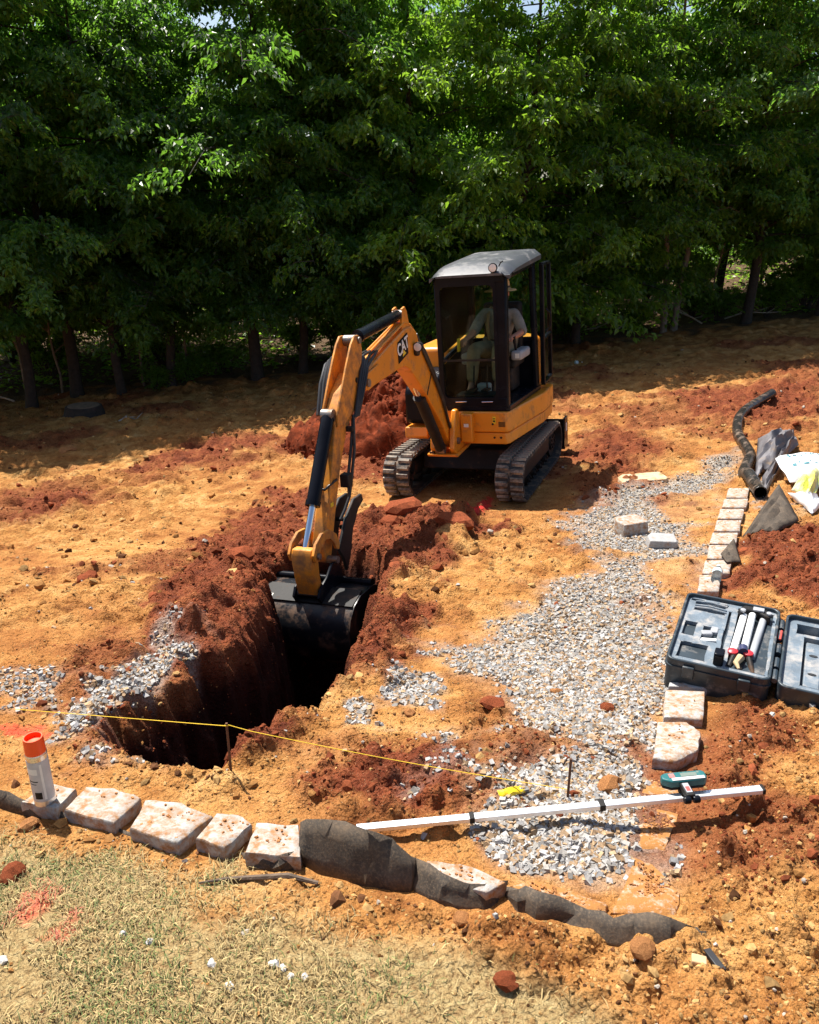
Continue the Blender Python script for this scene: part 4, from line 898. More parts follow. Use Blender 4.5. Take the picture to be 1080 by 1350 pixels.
row_a = [(38, 540, 0, 1.0, .3, 'broad dark tree at the left edge with drooping leaves'),
         (103, 524, 2, 1.0, 1.9, 'thick dark trunked tree behind the cut stump'),
         (165, 520, 1, .95, 4.0, 'dark tree just right of the stump with low branches'),
         (232, 512, 0, .9, 2.2, 'leafy tree standing between the stump and the sunlit gap'),
         (338, 500, 2, 1.05, 5.1, 'straight dark trunked tree beside the sunlit gap in the wood'),
         (398, 494, 1, 1.0, .9, 'dark tree left of the raised excavator boom'),
         (470, 484, 0, .95, 3.3, 'leafy tree directly behind the excavator boom elbow'),
         (560, 478, 4, 1.1, 1.2, 'bright green full tree rising behind the cab roof'),
         (668, 470, 4, 1.15, 4.4, 'tall bright leaved tree above the right side of the cab'),
         (765, 455, 1, 1.0, 2.7, 'darker tree in the gap between the cab and the pale trunks'),
         (868, 440, 3, 1.1, .5, 'slim pale trunked tree, left one of the close pair'),
         (894, 437, 3, 1.15, 3.6, 'slim pale trunked tree leaning right, right one of the close pair'),
         (985, 428, 2, .95, 1.4, 'dark tree with a sky gap beside it at the upper right'),
         (1075, 418, 0, 1.0, 5.6, 'dark leafy tree at the right edge of the wood')]
for px, py, k, s, rz, lb in row_a:
    p = at(px, py); tree(k, p.x, p.y, rz, s, lb)
r2 = random.Random(5)
for row, (dy, n, w) in enumerate(((3.0, 8, 13), (6.0, 5, 15), (20, 8, 24), (26, 8, 28))):
    for k in range(n):
        x = -w + 2 * w * (k + .5 + r2.uniform(-.3, .3)) / n; e = float(np.interp(x, [-14, -8, 0, 6, 10, 16], [16.2, 16.5, 17.5, 18.8, 19.4, 20]))
        tree(r2.choice((0, 1, 2, 4)), x, e + dy + r2.uniform(-1, 1), r2.uniform(0, 6.28), r2.uniform(.9, 1.15), 'leafy tree deep in the shaded wood behind the front trees', 'trees deep in the wood')
for x, y in ((-12.5, 13.5), (-14.5, 10.5), (-11, 17)):
    tree(r2.choice((0, 2)), x, y, r2.uniform(0, 6), 1.0, 'leafy tree deep in the shaded wood behind the front trees', 'trees deep in the wood')

# shrubs of the wood edge
def shrub_proto(seed, r, h, n, leaf, lm):
    rs = np.random.default_rng(seed); rr = random.Random(seed); br = MB(); P = []; D = []
    for k in range(14):
        a = rr.uniform(0, 6.28); e = Vector((math.cos(a) * r * rr.uniform(.3, 1), math.sin(a) * r * rr.uniform(.3, 1), h * rr.uniform(.55, 1.05)))
        m = e * .5 + Vector((0, 0, h * .15)); br.tube([(0, 0, -.05), m, e], [.016, .010, .004], 4, False)
        for u in range(n // 14 // 8):
            v = .25 + .75 * rr.random(); b_ = (Vector((0, 0, 0)).lerp(m, v * 2) if v < .5 else m.lerp(e, v * 2 - 1)) + Vector((rr.gauss(0, .12), rr.gauss(0, .12), rr.gauss(0, .09)))
            sa = rr.uniform(0, 6.28); sd = Vector((math.cos(sa), math.sin(sa), rr.uniform(-.5, .4)))
            for q in range(8):
                P.append(tuple(b_ + sd * (.25 * q / 8))); la = sa + (1 if q % 2 else -1) * rr.uniform(.3, 1.2); D.append((math.cos(la), math.sin(la), rr.uniform(-.8, .35)))
    f = leaves_mesh('foliage', np.array(P), np.array(D), leaf, rs); f.materials.append(lm); b = br.mesh('stems', 60); b.materials.append(BARK); return b, f
SHRUB = [shrub_proto(11, .9, 1.3, 2600, .10, LEAF[2]), shrub_proto(12, .75, .9, 2000, .085, LEAF[1]), shrub_proto(13, 1.1, 1.9, 3200, .11, LEAF[1])]
def shrub(k, x, y, s, label, group):
    o = empty('shrub', (x, y, float(T(x, y)) - .02), r2.uniform(0, 6.28)); o.scale = (s, s, s * r2.uniform(.85, 1.1)); tag(o, label, 'shrub', group)
    for nm, me in zip(('stems', 'foliage'), SHRUB[k]): link(nm, me, parent=o)['kind'] = 'stuff'
for px, py, k, s, lb in ((1062, 412, 0, 1.1, 'bright sunlit shrub at the right edge of the wood'), (1010, 418, 0, .9, 'low bright shrub left of the right-edge shrub'),
                         (945, 425, 1, 1.0, 'low green shrub right of the pale trunk pair'), (830, 438, 1, .8, 'small shrub beside the pile of dead branches'),
                         (748, 450, 0, .8, 'pale green shrub just right of the cab'), (708, 452, 0, .75, 'pale green shrub half hidden by the cab edge'),
                         (440, 470, 2, .8, 'sparse upright shrub behind the boom elbow'), (300, 492, 1, .9, 'green shrub left of the sunlit gap'),
                         (250, 505, 1, .7, 'small green shrub at the foot of the left trees'), (205, 515, 1, .6, 'small low shrub near the leaning sapling')):
    p = at(px, py); shrub(k, p.x, p.y, s, lb, 'shrubs at the edge of the wood')
for k in range(64):
    x = r2.uniform(-14, 15); e = float(np.interp(x, [-14, -8, 0, 6, 10, 16], [16.2, 16.5, 17.5, 18.8, 19.4, 20]))
    shrub(r2.choice((0, 1, 2, 2)), x, e + r2.uniform(1.5, 15), r2.uniform(.7, 1.4), 'undergrowth shrub inside the wood behind the front trunks', 'undergrowth inside the wood')

# slender saplings, fallen branches, stump
def sapling(px, py, hgt, dx, label, r=.03):
    p = at(px, py); o = empty('sapling', (p.x, p.y, p.z)); tag(o, label, 'sapling', 'bare saplings along the wood edge')
    q = [(dx * f + .03 * math.sin(f * 9 + px), .05 * math.sin(f * 7 + px), hgt * f - (.05 if f == 0 else 0)) for f in (0, .2, .4, .6, .8, 1)]
    MB().tube(q, [r, r * .9, r * .8, r * .65, r * .45, r * .2], 7).build('stem', BARKP, o)
    for f in (.45, .6, .75):
        a = rnd.uniform(0, 6.28); b = Vector(q[int(f * 5)]); MB().tube([b, b + Vector((math.cos(a) * .25, math.sin(a) * .2, .2)), b + Vector((math.cos(a) * .6, math.sin(a) * .5, .35))], [r * .4, r * .3, r * .1], 5).build('twig', BARKP, o)
for a in ((42, 528, 2.4, -.35, 'pale bare sapling leaning left at the far left'), (82, 522, 2.2, -.05, 'pale upright sapling left of the dark trunks'), (193, 508, 1.8, -.25, 'thin bare sapling leaning left beside the low shrub'),
          (245, 500, 2.6, .1, 'thin dark sapling left of the sunlit gap'), (520, 470, 3.0, .1, 'thin sapling behind the boom'), (930, 424, 2.6, .3, 'thin sapling right of the pale trunk pair')): sapling(*a)
def fallen(px, py, L, ang, rise, label, r=.022):
    p = at(px, py); d = Vector((math.cos(ang), math.sin(ang), rise)).normalized()
    o = empty('fallen_branch', (p.x, p.y, p.z + .04)); tag(o, label, 'branch', 'dead branches fallen at the wood edge')
    pts = [d * (L * f) + Vector((0, 0, .06 * math.sin(f * 5 + px))) for f in (0, .25, .5, .75, 1)]
    MB().tube(pts, [r, r * .9, r * .75, r * .5, r * .2], 6).build('stem', DEAD, o)
    for f, s in ((1, 1), (2, -1), (3, 1)):
        b = pts[f]; e = Vector((math.cos(ang + s * .7), math.sin(ang + s * .7), rise + rnd.uniform(.0, .5))); MB().tube([b, b + e * (L * .16), b + e * (L * .32)], [r * .5, r * .4, r * .12], 5).build('twig', DEAD, o)
for a in ((770, 436, 1.3, .2, .25, 'pale dead branch sticking up beside the cab'), (800, 428, 1.6, 2.6, .35, 'pale forked branch crossing in front of the shrubs'), (812, 440, 1.1, .5, .5, 'short dead branch propped left of the pale trunks'),
          (845, 418, 1.5, .1, .30, 'long bare branch lying behind the pale trunks'), (915, 420, 1.4, .3, .25, 'dead branch right of the pale trunk pair'), (925, 432, 1.2, 2.4, .55, 'broken branch leaning against the pale trunk'),
          (955, 422, 1.3, -.2, .2, 'grey branch lying near the low green shrub'), (750, 444, 1.0, .9, .6, 'upright broken branch near the pale green shrub'), (880, 405, 1.6, .05, .12, 'horizontal bleached branch behind the trunk pair'),
          (20, 535, 1.2, 2.7, .2, 'dead branch on the ground at the far left'), (150, 560, .5, .4, .02, 'short stick lying on shaded bare soil at left'), (408, 545, .5, -.3, .03, 'short pale stick on shaded soil left of the boom')): fallen(*a)
p = at(112, 548); o = empty('tree_stump', (p.x, p.y, p.z - .02)); tag(o, 'low dark cut tree stump at the edge of the left trees', 'stump')
MB().lathe([(.42, 0), (.36, .06), (.33, .16), (.32, .20), (.30, .21)], 22).build('stump_wood', BARK, o)
MB().lathe([(.01, .214), (.28, .214), (.28, .205)], 22).build('cut_face', pmat('cut_wood', (.22, .15, .10), .9, var=.4, scale=9), o)

# low leafy ground cover under and behind the trees
def ground_cover():
    n = 15000; x = (rng.random(n) * 2 - 1) * 20; e = np.interp(x, [-14, -8, 0, 6, 10, 16], [17.0, 17.2, 18.0, 19.4, 20.0, 20.6]); y = e + rng.random(n) ** 1.3 * 17
    k = fbm(x * .5, y * .5, 3, 170) + .25 * rng.random(n) > .52; x = x[k]; y = y[k]; n = len(x); z = T(x, y) + .02 + .28 * rng.random(n) ** 2
    a = rng.random(n) * 6.28; me = leaves_mesh('ground_cover', np.stack([x, y, z], 1), np.stack([np.cos(a), np.sin(a), rng.random(n) - .4], 1), .16, rng)
    tag(link('ground_cover', me, LEAF[2]), 'low leafy ground cover inside the wood', 'undergrowth', kind='stuff')
ground_cover()
# ---------------------------------------------------------------- operator seated in the cab
SKIN = pmat('skin', (.36, .16, .10), .5, var=.12, scale=20)
SHIRT = pmat('grey_shirt', (.20, .195, .175), .85, var=.35, scale=14, bmp=.25, bscale=12)
TROUS = pmat('khaki_trousers', (.23, .18, .11), .9, var=.35, scale=12, bmp=.25, bscale=14)
BOOT = pmat('work_boot', (.12, .075, .045), .7, var=.3, scale=12)
STRAW = pmat('straw', (.62, .44, .20), .8, var=.2, scale=60, bmp=.3, bscale=120)
HAIRM = pmat('hair', (.05, .035, .025), .7, var=.3, scale=60)
ELAST = pmat('eye_white', (.7, .68, .65), .3, var=.05)
def skinned(name, verts, edges, root, mat, parent, sub=2):
    """verts: (x,y,z,radius); a Skin modifier grows one continuous surface"""
    me = bpy.data.meshes.new(name); me.from_pydata([v[:3] for v in verts], edges, []); o = link(name, me, mat, parent)
    sk_ = o.modifiers.new('skin', 'SKIN'); sk_.use_smooth_shade = True; sk_.branch_smoothing = .4
    for i, v in enumerate(verts):
        r_ = v[3]; me.skin_vertices[0].data[i].radius = (r_, r_) if not isinstance(r_, tuple) else r_; me.skin_vertices[0].data[i].use_root = (i == root)
    s_ = o.modifiers.new('sub', 'SUBSURF'); s_.levels = sub; s_.render_levels = sub; return o
PO = empty('person', mat=MM @ Matrix.Translation((.25, .14, 1.36)))
tag(PO, 'person in straw hat, grey shirt and khaki trousers seated at the excavator controls', 'person')
# local: x image-right, -y forward, z up, origin on the seat
J = dict(pel=(0, .02, .10, .125), wst=(0, .03, .25, .115), chs=(.01, .02, .40, .135), nck=(.03, -.01, .535, .055), hd0=(.04, -.03, .60, .062), hd1=(.045, -.04, .67, .085), hd2=(.045, -.03, .74, .075), nose=(.045, -.125, .655, .014),
         sL=(-.155, .0, .475, .062), eL=(-.235, -.17, .285, .043), wL=(-.255, -.37, .245, .028), sR=(.185, .02, .465, .062), eR=(.29, -.08, .265, .043), wR=(.215, -.27, .225, .028),
         hL=(-.09, .0, .08, .095), kL=(-.17, -.40, .13, .066), aL=(-.19, -.46, -.25, .040), fL=(-.19, -.56, -.30, .036), hR=(.09, .0, .08, .095), kR=(.11, -.42, .12, .066), aR=(.10, -.47, -.25, .040), fR=(.10, -.57, -.30, .036))
names = list(J); ix = {n_: i for i, n_ in enumerate(names)}
E_ = [('pel', 'wst'), ('wst', 'chs'), ('chs', 'nck'), ('nck', 'hd0'), ('hd0', 'hd1'), ('hd1', 'hd2'), ('hd1', 'nose'), ('chs', 'sL'), ('sL', 'eL'), ('eL', 'wL'), ('chs', 'sR'), ('sR', 'eR'), ('eR', 'wR'),
      ('pel', 'hL'), ('hL', 'kL'), ('kL', 'aL'), ('aL', 'fL'), ('pel', 'hR'), ('hR', 'kR'), ('kR', 'aR'), ('aR', 'fR')]
V_ = [J[n_] for n_ in names]; EE = [(ix[a], ix[b]) for a, b in E_]
def hand(w, d, side, curl):
    """palm, four fingers of unequal length, thumb off the palm's side; returns chains appended to the body skeleton"""
    w = Vector(w); d = Vector(d).normalized(); s = d.cross(Vector((0, 0, 1))).normalized() * side; u = s.cross(d) * side
    pa = w + d * .055; iw = ix[w_name]; V_.append((*pa, .026)); ip = len(V_) - 1; EE.append((iw, ip))
    for k, L in enumerate((.072, .080, .075, .058)):
        b = pa + d * .030 + s * (.030 - .020 * k); m1 = b + d * (L * .45) - u * (curl * L * .25); m2 = m1 + d * (L * .3) - u * (curl * L * .5); 
        for q, r_ in ((b, .0105), (m1, .0095), (m2, .0075)):
            V_.append((*q, r_)); EE.append((ip if q is b else len(V_) - 2, len(V_) - 1))
    t0 = w + d * .03 + s * .035; t1 = t0 + d * .035 + s * .012 - u * .012; V_.append((*t0, .012)); EE.append((ip, len(V_) - 1)); V_.append((*t1, .0095)); EE.append((len(V_) - 2, len(V_) - 1))
w_name = 'wL'; hand(J['wL'][:3], (-.05, -1, -.15), 1, 1.0)
w_name = 'wR'; hand(J['wR'][:3], (-.45, -.8, -.25), -1, .6)
body = skinned('body', V_, EE, ix['pel'], SKIN, PO, 1)
def piece(nm, keys, edges, grow, mat, ends=None):
    vv = [tuple(J[k][:3]) + (J[k][3] + grow,) for k in keys]
    if ends:
        for k, (a, b, t) in ends.items(): pa, pb = Vector(J[a][:3]), Vector(J[b][:3]); q = pa.lerp(pb, t); vv[keys.index(k)] = (*q, (J[a][3] * (1 - t) + J[b][3] * t) + grow)
    i2 = {k: i for i, k in enumerate(keys)}; return skinned(nm, vv, [(i2[a], i2[b]) for a, b in edges], 0, mat, PO)
piece('shirt', ['wst', 'pel', 'chs', 'sL', 'eL', 'sR', 'eR', 'nck', 'wL', 'wR'], [('wst', 'pel'), ('wst', 'chs'), ('chs', 'sL'), ('sL', 'eL'), ('chs', 'sR'), ('sR', 'eR'), ('chs', 'nck'), ('eL', 'wL'), ('eR', 'wR')], .016, SHIRT,
      {'nck': ('chs', 'nck', .75), 'wL': ('eL', 'wL', .12), 'wR': ('eR', 'wR', .12)})
piece('trousers', ['pel', 'hL', 'kL', 'aL', 'hR', 'kR', 'aR'], [('pel', 'hL'), ('hL', 'kL'), ('kL', 'aL'), ('pel', 'hR'), ('hR', 'kR'), ('kR', 'aR')], .020, TROUS, {'aL': ('kL', 'aL', .93), 'aR': ('kR', 'aR', .93)})
for s, k in ((-.19, 'L'), (.10, 'R')):
    a = J['a' + k]; f = J['f' + k]; skinned('boot', [(a[0], a[1] + .02, a[2] - .03, .052), (a[0], a[1] - .03, a[2] - .07, .05), (f[0], f[1], f[2] + .0, .045)], [(0, 1), (1, 2)], 0, BOOT, PO)
hat = MB().lathe([(.165, .705), (.175, .70), (.168, .712), (.115, .722), (.105, .735), (.100, .79), (.085, .825), (.05, .835), (.004, .83)], 26, (.045, -.03, 0)).build('hat', STRAW, PO, smooth=50)
MB().lathe([(.108, .728), (.106, .752)], 26, (.045, -.03, 0)).build('hat_band', HAIRM, hat)
MB().lathe([(.01, .60), (.080, .62), (.093, .67), (.092, .715), (.02, .72)], 18, (.045, -.012, 0)).build('hair', HAIRM, PO)
for s in (-1, 1):
    MB().lathe([(.001, -.012), (.009, -.009), (.012, 0), (.009, .009), (.001, .012)], 10, (.045 + s * .032, -.112, .678), 'y').build('eye', ELAST, PO)
    MB().lathe([(.004, -.006), (.018, -.006), (.022, .0), (.018, .006), (.004, .006)], 10, (.045 + s * .088, -.03, .665), 'x').build('ear', SKIN, PO)
MB().box((.045, -.117, .622), (.045, .010, .008)).build('mouth', pmat('lips', (.40, .16, .12), .6), PO, .003)

MB().lathe([(.128, .155), (.142, .16), (.142, .195), (.128, .20)], 22, (0, .022, 0)).build('belt', pmat('leather_belt', (.07, .04, .022), .6, var=.3), PO)
for s in (-1, 1): MB().tube([(s * .075, -.115, .19), (s * .085, -.135, .33), (s * .08, -.10, .46), (s * .075, .0, .53), (s * .07, .12, .48)], .016, 6).build('brace_strap', pmat('tan_brace', (.26, .17, .08), .8, var=.3), PO)
# ---------------------------------------------------------------- concrete edging blocks
CONC = pmat('concrete', (.41, .40, .375), .92, var=.25, scale=14, dirt=(.30, .155, .07), damt=.58, dscale=30, bmp=.55, bscale=70, spec=.2)
CONCD = pmat('soiled_concrete', (.50, .47, .42), .95, var=.2, scale=14, dirt=(.34, .155, .048), damt=1.0, dscale=40, bmp=.7, bscale=60, spec=.15)
CONCG = pmat('grey_concrete', (.34, .335, .33), .92, var=.15, scale=16, dirt=(.30, .15, .07), damt=.22, dscale=14, bmp=.5, bscale=70, spec=.2)
def subdiv(P, k=3):
    out = []
    for i in range(len(P)):
        a, b = Vector(P[i]), Vector(P[(i + 1) % len(P)])
        for j in range(k): out.append(a.lerp(b, j / k))
    return out
def block(corners, label, group, mat=CONC, dz=.05, h=.12, name='edging_block', taper=.94, bev=.010, crumbs_=10, jit=.0035):
    """a block whose top outline lies where the photograph shows it"""
    C = [at(px, py, dz) for px, py in corners]; c0 = sum(C, Vector()) / len(C)
    o = empty(name, (c0.x, c0.y, c0.z - h)); tag(o, label, 'block', group)
    top = [p - c0 for p in subdiv(C, 4)]; top = [Vector((p.x + rnd.uniform(-jit, jit), p.y + rnd.uniform(-jit, jit), p.z)) for p in top]; n = len(top)
    # rounded shoulder, upper face as a shallow uneven fan of rings
    V = []; rings = ((taper, -h), (.985, -h * .45), (1.0, -bev * 1.2), (.985, -bev * .35), (.955, 0), (.60, .001), (.25, -.001))
    for s, z in rings: V += [Vector((p.x * s, p.y * s, h + z + p.z * (1 if s > .5 else s))) + Vector((0, 0, rnd.uniform(-.0012, .0012) if s < .97 and z > -.01 else 0)) for p in top]
    V.append(Vector((0, 0, h))); F = []
    for r in range(len(rings) - 1):
        for i in range(n): F.append((r * n + i, r * n + (i + 1) % n, (r + 1) * n + (i + 1) % n, (r + 1) * n + i))
    m = (len(rings) - 1) * n; F += [(m + i, m + (i + 1) % n, len(V) - 1) for i in range(n)]; F.append(tuple(range(n))[::-1])
    MB().add(V, F).build('body', mat, o, smooth=50)
    if crumbs_:
        cb = MB()
        for k in range(crumbs_):
            t = rnd.random() ** .7 * .85; q = top[rnd.randrange(n)] * t; r = rnd.uniform(.0015, .0045)
            cb.box((q.x, q.y, h + r * .3 + q.z), (r * 2, r * 1.6, r * 1.2), Matrix.Rotation(rnd.random() * 6, 3, 'Z') @ Matrix.Rotation(rnd.uniform(-.5, .5), 3, 'X'))
        cb.build('soil_crumbs', CLODM, o, smooth=0)['kind'] = 'stuff'
    return o
CLODM = pmat('clod_clay', (.36, .16, .06), .95, var=.45, scale=20, bmp=.7, bscale=60, spec=.1)
GF = 'concrete edging blocks across the foreground'
block([(65, 1032), (100, 1040), (75, 1067), (28, 1058)], 'pale concrete block carrying the orange-capped spray can', GF)
block([(112, 1037), (150, 1039), (187, 1051), (148, 1086), (84, 1067)], 'pale concrete block just right of the spray can', GF)
block([(192, 1053), (240, 1058), (281, 1077), (234, 1112), (172, 1091)], 'speckled concrete block, third from the left edge', GF, crumbs_=26)
block([(287, 1071), (315, 1074), (332, 1087), (297, 1118), (258, 1106)], 'narrow concrete block left of the block under the fabric tip', GF, crumbs_=16)
block([(338, 1084), (394, 1087), (398, 1132), (322, 1124)], 'concrete block touching the raised black fabric flap', GF, crumbs_=22)
block([(563, 1133), (622, 1142), (669, 1165), (640, 1178), (560, 1152)], 'soil-strewn concrete block behind the middle fabric fold', GF, crumbs_=24)
block([(672, 1167), (705, 1160), (802, 1191), (800, 1203), (700, 1190)], 'dirt-covered concrete block left of the corner block', GF, CONCD, .016, crumbs_=90)
block([(838, 1130), (862, 1140), (897, 1178), (893, 1208), (806, 1203)], 'dirt-covered corner block behind the fabric end', GF, CONCD, .010, crumbs_=130)
GR = 'concrete edging blocks along the right side'
block([(846, 1062), (896, 1072), (878, 1122), (836, 1118)], 'half-buried block just below the measuring rod', GR, CONCD, .004, crumbs_=110)
block([(856, 1006), (915, 1020), (905, 1052), (845, 1050)], 'half-buried block under the measuring rod', GR, CONCD, .004, crumbs_=110)
block([(868, 950), (905, 951), (925, 964), (920, 990), (893, 1003), (861, 1000)], 'rounded pale block above the laser receiver', GR, crumbs_=24)
block([(877, 908), (930, 911), (928, 948), (875, 945)], 'square pale block just below the open case', GR, crumbs_=8)
block([(885, 886), (936, 890), (933, 907), (882, 905)], 'shaded grey block at the front of the open case', GR, CONCG)
far_lab = ['farthest block of the right row beside the drain pipe', 'second farthest block of the right row, left of the pipe end', 'third farthest block of the right row', 'fourth farthest block of the right row, beside the grey gravel',
           'fifth farthest block of the right row, by the dark fabric corner', 'speckled block partly under a small fabric scrap', 'block with the fabric scrap at its lower right', 'block beside the clear bottle behind the open case']
for (a, b, c, d), lb in zip(((645, 745, 515, 560), (625, 740, 566, 607), (605, 722, 614, 660), (588, 708, 668, 719), (568, 692, 727, 780), (553, 675, 786, 850), (533, 660, 857, 921), (508, 612, 927, 1005)), far_lab):
    f = lambda x, y: (780 + x / 3.6, 500 + y / 3.6)
    block([f(a + 6, c), f(b + 4, c), f(b - 4, d), f(a - 6, d)], lb, GR, crumbs_=6)
# loose blocks and slab
def loose_block(px, py, L, W, Hh, rz, label, mat, tilt=0., name='loose_block'):
    p = on(px, py); o = empty(name, (p.x, p.y, p.z - .015), rz); tag(o, label, 'block' if name == 'loose_block' else 'stone')
    pr = [(-L / 2, -W * .5), (L * .42, -W * .5), (L / 2, -W * .3), (L * .46, W * .5), (-L * .36, W * .5), (-L * .5, W * .15)]
    V = [Vector((x + rnd.uniform(-.006, .006), y + rnd.uniform(-.006, .006), z + tilt * x)) for z in (0, Hh * .5, Hh) for x, y in [(a * (1 if z < Hh else .97), b * (1 if z < Hh else .96)) for a, b in pr]]
    n = len(pr); F = [tuple(range(n))[::-1], tuple(range(2 * n, 3 * n))] + [(r * n + i, r * n + (i + 1) % n, (r + 1) * n + (i + 1) % n, (r + 1) * n + i) for r in (0, 1) for i in range(n)]
    MB().add(V, F).build('body', mat, o, .007); return o
loose_block(830, 703, .25, .20, .125, .35, 'loose concrete block with a brown split face on the gravel', CONC)
loose_block(872, 720, .22, .17, .09, -.15, 'loose grey concrete block, the lower one on the gravel', CONCG)
loose_block(846, 638, .52, .26, .075, .08, 'flat pale stone slab lying near the excavator shadow', pmat('pale_stone', (.52, .40, .26), .9, var=.25, scale=7, dirt=(.38, .2, .08), damt=.4, dscale=8, bmp=.6, bscale=30), .05, 'stone_slab')

# ---------------------------------------------------------------- black landscape fabric
def fabric_mat():
    m, nt, b, out = new_mat('landscape_fabric'); c = ramp(nt, noise(nt, 7, 6, .7), [(.3, (.045, .037, .031)), (.5, (.09, .074, .060)), (.62, (.15, .115, .085)), (.8, (.30, .20, .12))])
    w = N(nt, 'ShaderNodeTexWave', Scale=150., Distortion=1.); tc = N(nt, 'ShaderNodeTexCoord'); nt.links.new(tc.outputs['Object'], w.inputs[0])
    c = mix(nt, ramp(nt, noise(nt, 140, 5, .75), [(.48, 0.), (.66, .75)]), c, (.30, .215, .14))
    nt.links.new(c, b.inputs['Base Color']); b.inputs['Roughness'].default_value = .85; bump(nt, b, noise(nt, 35, 6, .7), .5, .006)
    t = N(nt, 'ShaderNodeBsdfTranslucent'); t.inputs[0].default_value = (.16, .12, .085, 1); ms = N(nt, 'ShaderNodeMixShader'); ms.inputs[0].default_value = .4
    nt.links.new(b.outputs[0], ms.inputs[1]); nt.links.new(t.outputs[0], ms.inputs[2]); nt.links.new(ms.outputs[0], out.inputs[0]); return m
FAB = fabric_mat()
def interp_px(P, x): return float(np.interp(x, [p[0] for p in P], [p[1] for p in P]))
def upright_sheet(name, top, bot, label, lean=.04, nx=16, rows=5, bulge=.012, amp=.012):
    """a sheet standing along a line on the ground: foot on the soil, upper edge leaning towards the blocks, broken by a few sharp creases"""
    x0, x1 = top[0][0], top[-1][0]; foot = []; tops = []; V = []
    ts = [0] + sorted((i + rnd.uniform(-.3, .3)) / (nx - 1) for i in range(1, nx - 1)) + [1]
    for t in ts:
        px = x0 + (x1 - x0) * t; bx = bot[0][0] + (bot[-1][0] - bot[0][0]) * t
        b = at(bx, interp_px(bot, bx)); py = interp_px(top, px)
        d = Vector(((px - 540) / FOCAL, math.cos(CAM_PITCH) - (py - 675) / FOCAL * math.sin(CAM_PITCH), -math.sin(CAM_PITCH) - (py - 675) / FOCAL * math.cos(CAM_PITCH)))
        s = (b.y + lean) / d.y; tp = Vector((0, 0, CAM_H)) + d * s; tp.z = max(tp.z, b.z + .004); foot.append(b); tops.append(tp)
    gz = G(np.array([b.x for b in foot]), np.array([b.y for b in foot]))
    for i, (b, tp) in enumerate(zip(foot, tops)):
        b.z = min(b.z, gz[i]) - .012; cr = rnd.uniform(-1, 1)
        for r in range(rows):
            f = r / (rows - 1); q = b.lerp(tp, f); w = math.sin(f * math.pi)
            q.y -= w * bulge + amp * (cr * .7 + rnd.uniform(-.5, .5)) * (.25 + f); q.x += rnd.uniform(-.006, .006); q.z += rnd.uniform(-.003, .003) * (0 < r); V.append(q)
    F = []
    for i in range(len(ts) - 1):
        for r in range(rows - 1):
            a_, b_, c_, d_ = i * rows + r, (i + 1) * rows + r, (i + 1) * rows + r + 1, i * rows + r + 1
            F += [(a_, b_, c_), (a_, c_, d_)] if rnd.random() < .5 else [(a_, b_, d_), (b_, c_, d_)]
    o = MB().add(V, F).build(name, FAB, smooth=22)
    so = o.modifiers.new('thick', 'SOLIDIFY'); so.thickness = .0015; tag(o, label, 'fabric', 'black landscape fabric at the edging'); return o
upright_sheet('landscape_fabric', [(-60, 1022), (0, 1040), (30, 1053), (62, 1066), (85, 1070), (150, 1088), (215, 1113), (250, 1110)], [(-60, 1045), (0, 1066), (35, 1077), (90, 1084), (150, 1098), (215, 1120), (250, 1113)], 'low strip of black fabric along the leftmost blocks', .02, 26, 3, .002, .004)
upright_sheet('landscape_fabric', [(320, 1128), (352, 1122), (370, 1126), (385, 1116), (400, 1122)], [(318, 1134), (345, 1148), (370, 1152), (388, 1148), (402, 1142)], 'crumpled fabric tip in front of the fifth block', .03, 9, 4, .006, .016)
upright_sheet('landscape_fabric', [(395, 1080), (420, 1080), (445, 1083), (480, 1090), (520, 1109), (545, 1127), (558, 1140)], [(392, 1138), (420, 1153), (450, 1162), (480, 1170), (520, 1177), (545, 1178), (552, 1172)], 'large raised black fabric flap at the centre foreground', .05, 12, 4, .004, .012)
upright_sheet('landscape_fabric', [(548, 1136), (556, 1133), (566, 1142), (590, 1152), (620, 1163), (645, 1169), (668, 1166)], [(547, 1178), (560, 1190), (590, 1199), (620, 1204), (640, 1204), (655, 1196), (666, 1180)], 'black fabric fold right of the large flap', .05, 9, 4, .004, .014)
upright_sheet('landscape_fabric', [(664, 1168), (690, 1168), (720, 1172), (745, 1180), (762, 1196), (790, 1199), (803, 1202), (835, 1207), (868, 1204), (880, 1207), (905, 1220), (930, 1240)], [(664, 1188), (680, 1208), (715, 1222), (745, 1226), (760, 1232), (790, 1245), (820, 1252), (850, 1260), (880, 1263), (905, 1250), (915, 1246), (928, 1242)], 'long black fabric strip ending at the right corner of the foreground', .05, 18, 4, .004, .016)
